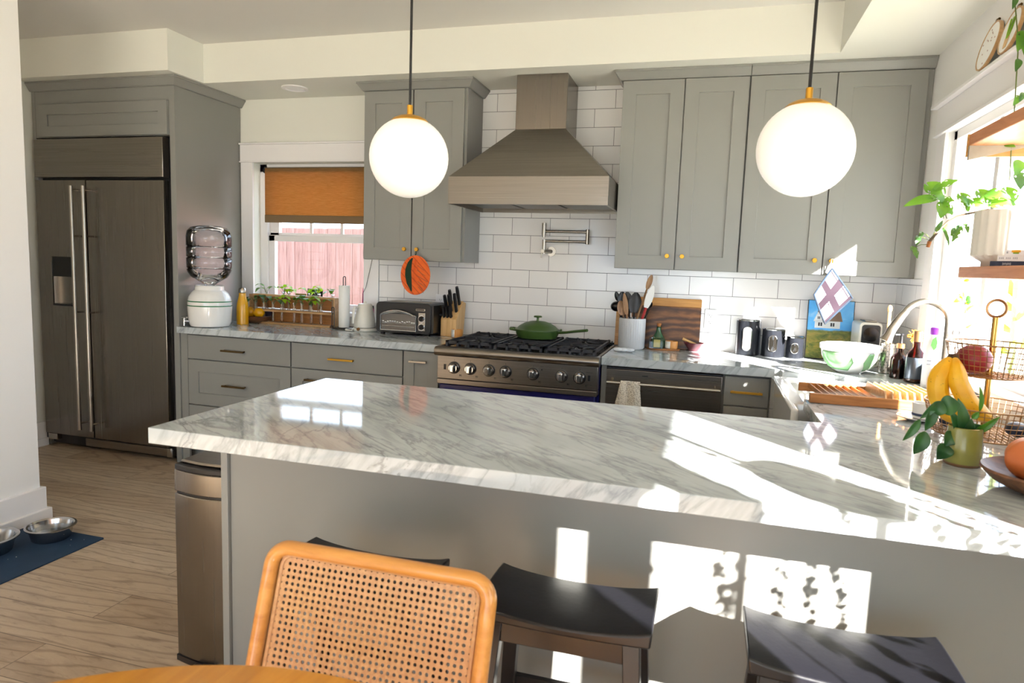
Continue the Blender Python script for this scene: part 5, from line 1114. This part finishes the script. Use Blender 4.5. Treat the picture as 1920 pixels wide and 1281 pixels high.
# plant hanging from above at the right edge and on the upper shelf
hp = thing('hanging_pothos', 'trailing green plant hanging from the ceiling at the right edge by the hoops', 'hanging plant', (2.43, -1.58, 2.43)); hb = Vector((2.43, -1.58, 2.43))
bm = bm_new(); lathe(bm, [(.05, .0), (.06, .004), (.075, .05), (.07, .052), (.05, .01)], n=32)
for v in bm.verts: v.co.x = min(v.co.x, .04)
obj('basket', bm, 'stone_white', hp)
bm = bm_new(); tube(bm, [(0, .06, .02), (-.06, .08, -.02), (-.055, .085, -.1), (-.03, .08, -.25), (-.02, .08, -.45), (-.015, .08, -.60), (-.01, .08, -.70)], .0022, 6); tube(bm, [(0, -.0, .05), (0, 0, ZC-2.43-.0-.245)], .002, 6); obj('vine', bm, 'stem', hp)
for i, (x, z, tx, tz, w_) in enumerate(((2.375, 2.33, 2.366, 2.285, .010), (2.41, 2.22, 2.395, 2.15, .022), (2.415, 2.19, 2.425, 2.12, .02), (2.405, 2.13, 2.395, 2.085, .012), (2.42, 2.25, 2.43, 2.19, .018), (2.42, 2.01, 2.40, 1.975, .012), (2.43, 2.02, 2.415, 1.985, .010), (2.392, 1.85, 2.42, 1.84, .010), (2.44, 1.80, 2.43, 1.745, .02), (2.44, 1.76, 2.45, 1.70, .022))):
    bm = bm_new(); leaf(bm, Vector((x, -1.5, z))-hb, Vector((tx, -1.52, tz))-hb, w_, up=(.1, -1, .2), holes=1 if i in (1, 5, 9) else 0, seed=i); obj('leaf', bm, 'leaf' if i % 3 else 'leafd', hp, sub=1, ang=80)
# vine cutting on the sill
t = thing('vine_cutting', 'thin leafy vine rising from a clear vase by the faucet', 'plant', (2.435, -1.23, 1.011))
bm = bm_new(); lathe(bm, shell([(.001, 0), (.018, 0), (.02, .003), (.016, .05), (.008, .08), (.009, .10)]), n=28, closed=True); obj('vase', bm, 'glass', t)
Vp = [Vector((x-2.435, .06, z-1.011)) for x, z in ((2.425, 1.09), (2.427, 1.19), (2.442, 1.253), (2.435, 1.295), (2.427, 1.337), (2.416, 1.368), (2.419, 1.40))]; Vp = [Vector((0, 0, .02)), Vector((0, .02, .1))]+Vp[1:]
bm = bm_new(); tube(bm, Vp, .0018, 6); obj('stem', bm, 'stemb', t)
for i, (x, z, tx, tz, w_, m) in enumerate(((2.435, 1.31, 2.457, 1.315, .017, 'leafd'), (2.43, 1.33, 2.405, 1.33, .010, 'leafy'), (2.425, 1.32, 2.39, 1.30, .012, 'leafy'), (2.42, 1.385, 2.445, 1.392, .007, 'leafy'), (2.415, 1.395, 2.395, 1.405, .008, 'leafy'), (2.437, 1.295, 2.452, 1.308, .008, 'leafy'))):
    bm = bm_new(); leaf(bm, Vector((x-2.435, .06, z-1.011)), Vector((tx-2.435, .05, tz-1.011)), w_, up=(.1, -1, .3)); obj('leaf', bm, m, t, sub=1, ang=80)
t = thing('garden_plant', 'bright yellow-green strappy plant outside the sink window', 'plant', (2.95, -.35, -.2))
bm = bm_new(); tube(bm, [(0, 0, 0), (.0, .05, 1.0), (-.02, .08, 1.75)], .015, 8); obj('stem', bm, 'stem', t)
for a, b_, w_, m in (((0, .07, 1.44), (-.1, .55, 1.42), .045, 'leafyel'), ((0, .07, 1.33), (-.08, .62, 1.30), .035, 'leafyel'), ((0, .07, 1.52), (-.05, .38, 1.56), .04, 'leafyel'), ((0, .1, 1.5), (-.06, .32, 1.72), .025, 'leafyel'), ((0, .07, 1.22), (-.1, .5, 1.18), .035, 'leafy'), ((0, .05, 1.4), (.05, -.4, 1.5), .05, 'leafy'), ((0, .05, 1.3), (.02, -.45, 1.2), .05, 'leafyel'), ((0, 0, 1.0), (-.05, .4, .95), .06, 'leafy')):
    bm = bm_new(); leaf(bm, a, b_, w_, up=(-.5, 0, 1), curl=.12); obj('leaf', bm, m, t, sub=1, ang=80)
# embroidery hoops on the window header
def hoop(lb, y, r, dec):
    tt = thing('embroidery_hoop', lb, 'embroidery hoop', (XW-.045, y, 2.2055), group=None); tt.rotation_euler = (0, math.radians(12), 0); c = r+.002
    bm = bm_new(); lathe(bm, [(r-.006, -.006), (r, -.006), (r, .006), (r-.006, .006)], n=56, closed=True); bmesh.ops.rotate(bm, verts=bm.verts, cent=(0, 0, 0), matrix=Matrix.Rotation(PI/2, 3, 'Y')); bmesh.ops.translate(bm, verts=bm.verts, vec=(0, 0, c)); obj('hoop_ring', bm, 'bamboo', tt)
    bm = bm_new(); lathe(bm, [(.001, -.004), (r-.006, -.004), (r-.006, -.002), (.001, -.002)], n=56, cap=False); bmesh.ops.rotate(bm, verts=bm.verts, cent=(0, 0, 0), matrix=Matrix.Rotation(PI/2, 3, 'Y')); bmesh.ops.translate(bm, verts=bm.verts, vec=(0, 0, c)); obj('linen', bm, 'paper', tt)
    bm = bm_new(); tube(bm, [(0, -.012, 2*r+.008), (0, .012, 2*r+.008)], .005, 10); box(bm, -.006, .006, -.006, .006, 2*r-.002, 2*r+.01); obj('clasp', bm, 'bronze', tt)
    bm = bm_new()
    if dec == 'dots':
        for k in range(12): a, q = R.uniform(0, 2*PI), R.uniform(.15, .75)*r; sphere(bm, (-.0055, q*math.cos(a), c+q*math.sin(a)), .0035, 8, 6, sx=.3)
        obj('stitching', bm, plain('pale_thread', '#b99a92', .8), tt)
    else:
        for k in range(9): y0 = R.uniform(-.02, .01); tube(bm, [(-.0055, y0*.4, c-r*.35), (-.0062, y0, c), (-.0055, y0*1.4+.005, c+r*.55)], .003, 6)
        obj('stitching', bm, 'leafy', tt); bm = bm_new(); prism(bm, [(-.012, c-r*.75), (.012, c-r*.75), (.018, c-r*.3), (-.02, c-r*.3)], -.0062, -.0045, 'X'); obj('stitched_pot', bm, 'lightwood', tt)
hoop('embroidery hoop with pale dotted cloth, left one on the window header', -1.075, .093, 'dots'); hoop('embroidery hoop with a stitched green plant, right one on the window header', -1.285, .082, 'plant')
# hanging planter in the dining window
t = thing('hanging_planter', 'round white hanging planter in the side window beyond the right edge', 'hanging plant', (2.36, -3.36, 1.41))
bm = bm_new(); lathe(bm, [(.001, -.095), (.05, -.085), (.085, -.05), (.098, 0), (.088, .05), (.07, .08), (.065, .08), (.001, .06)], n=40, cap=False); obj('pot', bm, 'stone_white', t)
bm = bm_new()
tube(bm, [(.05, 0, .06), (.03, 0, .25), (.03, 0, ZS-1.41)], .002, 5); tube(bm, [(-.05, 0, .06), (.03, 0, .25)], .002, 5); obj('cords', bm, 'paper', t)
def strand(tt, x, y, z0, z1, rr, leafy=True):
    b = bm_new(); P = [Vector((x+.006*math.sin(k*1.3+y*40), y+.010*math.sin(k*.9+x*30), z0+(z1-z0)*k/8)) for k in range(9)]; tube(b, P, .0017, 5); obj('strand', b, 'stem', tt)
    b = bm_new(); n_ = int(abs(z1-z0)/.012)
    for k in range(n_):
        f = k/n_*8; p = P[int(f)].lerp(P[min(8, int(f)+1)], f % 1); a = rr.uniform(0, 2*PI); L = rr.uniform(.02, .036) if leafy else rr.uniform(.008, .014); leaf(b, p, p+Vector((math.cos(a)*L*.5, math.sin(a)*L*.7, -L*.7)), L*.42, n=4)
    obj('strand_leaves', b, 'leaf', tt, ang=80)
rr_ = random.Random(4)
for y in (-.12, .02, .08, .17): strand(t, .03+rr_.uniform(0, .02), y, -.02 if abs(y) < .1 else -.06, rr_.uniform(-.55, -.40), rr_)
t2 = thing('hanging_planter', 'small white hanging planter high in the side window, long strands trailing down', 'hanging plant', (2.44, -3.70, 1.90))
bm = bm_new(); lathe(bm, [(.001, -.05), (.03, -.045), (.05, -.02), (.055, .03), (.05, .03), (.001, .01)], n=32, cap=False)
for v in bm.verts: v.co.x = min(v.co.x, .03)
obj('pot', bm, 'stone_white', t2); bm = bm_new(); tube(bm, [(0, 0, .0), (0, 0, ZS-1.90)], .002, 5); obj('cords', bm, 'paper', t2)
for y, zz in ((-.10, -.85), (-.03, -.62), (.05, -.95), (.13, -.7)): strand(t2, .0, y, 0.0, zz, rr_, leafy=abs(y) > .06)
t3 = thing('hanging_planter', 'small white hanging planter in the narrow side window behind the mullion', 'hanging plant', (2.44, -4.18, 1.90))
bm = bm_new(); lathe(bm, [(.001, -.05), (.03, -.045), (.05, -.02), (.055, .03), (.05, .03), (.001, .01)], n=32, cap=False)
for v in bm.verts: v.co.x = min(v.co.x, .03)
obj('pot', bm, 'stone_white', t3); bm = bm_new(); tube(bm, [(0, 0, .0), (0, 0, ZS-1.90)], .002, 5); obj('cords', bm, 'paper', t3)
for y, zz in ((-.09, -.95), (.0, -.9), (.07, -.5)): strand(t3, .0, y, 0.0, zz, rr_)
# sill plants in the dining windows
def sillplant(y, lb, seed, n, hmax):
    rr = random.Random(seed); tt = thing('potted_plant', lb, 'potted plant', (2.50, y, .881)); b = bm_new(); lathe(b, [(.025, 0), (.03, .002), (.036, .07), (.033, .07), (.001, .06)], n=28, cap=False); obj('pot', b, 'terra', tt)
    for k in range(n):
        yy = rr.uniform(-.10, .10); z = rr.uniform(.10, hmax); b = bm_new(); s_ = Vector((0, 0, .06)); m_ = Vector((rr.uniform(-.02, .01), yy*.6, z*.7)); e = Vector((rr.uniform(-.05, .0), yy, z)); tube(b, [s_, m_, e], .0018, 5); obj('stem', b, 'stem', tt)
        for q in range(3):
            f = .45+.27*q; p = m_.lerp(e, (f-.3)/.7 if f > .3 else 0); a = rr.uniform(0, 2*PI); L = rr.uniform(.03, .055); b = bm_new(); leaf(b, p, p+Vector((-abs(math.cos(a))*L*.5, math.sin(a)*L, rr.uniform(-.03, .03))), L*.35); obj('leaf', b, 'leaf', tt, sub=1, ang=80)
#sillplant(-3.40, 'leafy plant on the sill of the side window, nearest the peninsula', 3, 9, .42); sillplant(-3.80, 'tall leafy plant on the sill of the side window, beside the mullion post', 8, 9, .42); sillplant(-3.58, 'low leafy plant between two others on the side window sill', 11, 7, .30); sillplant(-4.15, 'leafy plant on the sill of the narrow side window', 5, 12, .55)
# ---------------------------------------------------------------- floor things
t = thing('trash_can', 'slim stainless step trash can at the left end of the peninsula', 'trash can', (-.088, -2.28, 0))
def cf(x0, x1, y0, y1, bow, n=10): return [(x0+(x1-x0)*k/n, y0-bow*math.sin(PI*k/n)) for k in range(n+1)]+[(x1, y1), (x0, y1)]
ou = cf(-.118, .122, -.155, .16, .018)
bm = bm_new(); prism(bm, ou, .02, .592); obj('body', bm, 'steel_v', t, bevel=.004)
bm = bm_new(); prism(bm, cf(-.112, .116, -.15, .155, .018), .59, .60); obj('seam', bm, 'black', t)
bm = bm_new(); prism(bm, ou, .60, .672); obj('rim_band', bm, 'steel_v', t, bevel=.003)
bm = bm_new(); prism(bm, cf(-.117, .121, -.154, .158, .018), .672, .692); obj('lid_gasket', bm, 'black', t, bevel=.004)
bm = bm_new(); prism(bm, cf(-.105, .11, -.138, .15, .012), .692, .704); obj('lid', bm, 'steel_h', t, bevel=.005)
bm = bm_new(); prism(bm, cf(-.12, .124, -.158, .162, .018), 0, .02); obj('base', bm, 'black', t); B('pedal', (-.03, .05, -.20, -.165, .008, .016), 'black', t, bevel=.003)
o = thing('feeding_mat', 'navy blue rubber mat under the steel pet bowls by the partition', 'mat', (-1.50, -2.2, 0)); bm = bm_new(); prism(bm, rrect(-.222, .235, -.55, .452, .012), 0, .005); obj('mat', bm, 'navy', o, bevel=.001)
bm = bm_new()
for k in range(14): x, y = R.uniform(-.1, .21), R.uniform(-.3, .42); sphere(bm, (x, y, .0055), R.uniform(.001, .0026), 6, 4, sz=.5)
c = obj('crumbs', bm, 'paper', o); c['kind'] = 'stuff'
for x, y, lb, wt in ((-1.492, -1.838, 'steel pet bowl with water, nearer the corner of the partition', 1), (-1.60, -2.055, 'steel pet bowl cut by the left edge of the photo', 0)):
    t = thing('pet_bowl', lb, 'pet bowl', (x, y, .0052)); bm = bm_new(); s = 1.0 if wt else 1.12
    lathe(bm, [(r*s, z*s) for r, z in ((.001, .0), (.076, .0), (.08, .004), (.094, .058), (.104, .063), (.107, .061), (.107, .065), (.098, .0675), (.091, .062), (.077, .008), (.001, .006))], n=56, cap=False); obj('bowl', bm, 'steelbowl', t)
    if wt: bm = bm_new(); lathe(bm, [(.001, .040), (.0855, .040), (.0845, .0375), (.001, .0375)], n=40, cap=False); obj('water', bm, 'water', t)
# ---------------------------------------------------------------- stools, chair, table
def stool(x, y, lb, w=.40, d=.235, zs=.625):
    tt = thing('counter_stool', lb, 'stool', (x, y, 0), group='black saddle stools under the peninsula'); b = bm_new(); N = 16; top = []; bot = []
    for i in range(N+1):
        u = -1+2*i/N; z = zs-.022*(1-u*u)**.8
        A, C_ = [], []
        for j in range(7):
            v = -1+2*j/6; A.append(b.verts.new((u*w/2, v*d/2*(1-.03*abs(u)), z-.004*v*v*v*v))); C_.append(b.verts.new((u*w/2*.985, v*d/2*.98, zs-.045+.006*u*u)))
        top.append(A); bot.append(C_)
    for i in range(N):
        for j in range(6): b.faces.new((top[i][j], top[i+1][j], top[i+1][j+1], top[i][j+1])); b.faces.new((bot[i][j], bot[i][j+1], bot[i+1][j+1], bot[i+1][j]))
        for j in (0, 6): b.faces.new((top[i][j], bot[i][j], bot[i+1][j], top[i+1][j]))
    for i in (0, N):
        for j in range(6): b.faces.new((top[i][j], top[i][j+1], bot[i][j+1], bot[i][j]))
    obj('seat', b, 'blackwood', tt, bevel=.005, seg=3, ang=30)
    for sx in (-1, 1):
        for sy in (-1, 1):
            b = bm_new(); X0, Y0, X1, Y1 = sx*(w/2-.045), sy*(d/2-.035), sx*(w/2-.005), sy*(d/2+.035)
            A = [b.verts.new((X0+a*.019, Y0+c*.016, zs-.045)) for a, c in ((-1, -1), (1, -1), (1, 1), (-1, 1))]; C_ = [b.verts.new((X1+a*.016, Y1+c*.014, 0)) for a, c in ((-1, -1), (1, -1), (1, 1), (-1, 1))]
            for k in range(4): b.faces.new((A[k], A[(k+1) % 4], C_[(k+1) % 4], C_[k]))
            b.faces.new(A); b.faces.new(C_); obj('leg', b, 'blackwood', tt, bevel=.002)
    for sy in (-1, 1): B('apron', (-w/2+.05, w/2-.05, sy*(d/2-.03)-.009, sy*(d/2-.03)+.009, zs-.095, zs-.042), 'blackwood', tt, bevel=.002)
    for sx in (-1, 1): B('apron', (sx*(w/2-.045)-.009, sx*(w/2-.045)+.009, -d/2+.04, d/2-.04, zs-.095, zs-.04), 'blackwood', tt, bevel=.002)
    for sy, z in ((-1, .17), (1, .30)): B('stretcher', (-w/2+.03, w/2-.03, sy*(d/2+.008)-.009, sy*(d/2+.008)+.009, z-.014, z+.014), 'blackwood', tt, bevel=.002)
    for sx in (-1, 1): B('stretcher', (sx*(w/2-.02)-.009, sx*(w/2-.02)+.009, -d/2-.01, d/2+.01, .22, .248), 'blackwood', tt, bevel=.002)
stool(1.195, -2.725, 'black saddle stool with leaf shadows, middle of the three under the bar'); stool(1.785, -2.745, 'black saddle stool at the right, striped with sunlight'); stool(.66, -2.752, 'black saddle stool mostly hidden behind the cane chair')
# cane chair: its own frame, backrest leaning away from the table
ch = thing('cane_chair', 'honey wood dining chair with a woven cane backrest, back to the peninsula', 'chair', (.86, -3.25, 0), 0)
LEAN = math.radians(18)
piv = Vector((0, .105, .46))
def bk(u, v, w=0):   # backrest plane: u across, v up along the leaning back, w towards the peninsula
    return piv+Vector((u, v*math.sin(LEAN)+w*math.cos(LEAN), v*math.cos(LEAN)-w*math.sin(LEAN)))
H = .36; U = .253
outer = rrect(-U-.008, U+.002, .02, H-.006, .042, 7)
bm = bm_new(); cen = [bk(a*(U-.0175)/U, .19+(b-.19)*(.17-.0175)/.17) for a, b in outer]; tube(bm, cen, .0185, 12, closed=True, flat=.85); fr_ = obj('back_frame', bm, 'chairwood', ch, ang=80)
bm = bm_new(); inn = rrect(-U+.036, U-.036, .056, H-.036, .024, 6); tube(bm, [bk(a, b, -.002) for a, b in inn], .0045, 8, closed=True); obj('spline', bm, 'cane', ch)
bm = bm_new(); x0, x1, y0, y1 = -U+.034, U-.034, .054, H-.034; nx, ny = 33, 21; dx, dy = (x1-x0)/nx, (y1-y0)/ny; cache = {}
def vk(a, b):
    k = (round(a*1e5), round(b*1e5))
    if k not in cache: cache[k] = bm.verts.new(bk(a, b, -.001))
    return cache[k]
for i in range(nx):
    for j in range(ny):
        a, b = x0+i*dx, y0+j*dy; edge_ = i in (0, nx-1) or j in (0, ny-1); cx, cy = a+dx/2, b+dy/2; r_0 = .30 if not edge_ else .17
        sq = [(a, b), (a+dx/2, b), (a+dx, b), (a+dx, b+dy/2), (a+dx, b+dy), (a+dx/2, b+dy), (a, b+dy), (a, b+dy/2)]
        hl = [(cx+dx*r_0*math.cos(math.radians(q)), cy+dy*r_0*math.sin(math.radians(q))) for q in (225, 270, 315, 0, 45, 90, 135, 180)]
        for k in range(8): bm.faces.new((vk(*sq[k]), vk(*sq[(k+1) % 8]), vk(*hl[(k+1) % 8]), vk(*hl[k])))
obj('cane_panel', bm, 'cane', ch, solid=.0025, smooth=False)
bm = bm_new(); prism(bm, rrect(-.235, .235, -.30, .115, .05, 6), .425, .452); obj('seat_frame', bm, 'chairwood', ch, bevel=.008, seg=3); B('seat_cane', (-.19, .19, -.25, .07, .452, .456), 'cane', ch)
for sx in (-1, 1):
    bm = bm_new(); tube(bm, [bk(sx*.235, .09), bk(sx*.235, -.02), (sx*.228, .10, .40), (sx*.225, .13, 0)], [.016, .017, .017, .013], 12); obj('leg', bm, 'chairwood', ch)
    bm = bm_new(); tube(bm, [(sx*.205, -.26, .43), (sx*.215, -.275, 0)], [.017, .013], 12); obj('leg', bm, 'chairwood', ch)
tb = thing('round_table', 'round golden oak dining table at the bottom edge', 'table', (.96, -3.95, 0))
bm = bm_new(); lathe(bm, [(.56, .715), (.597, .722), (.602, .733), (.60, .745), (.592, .75)], n=96); obj('tabletop', bm, 'tablewood', tb, ang=50)
bm = bm_new(); lathe(bm, [(.05, .05), (.05, .3), (.075, .6), (.2, .714)], n=32); obj('pedestal', bm, 'tablewood', tb)
bm = bm_new(); lathe(bm, [(.30, 0), (.30, .02), (.06, .05)], n=48); obj('base', bm, 'tablewood', tb)
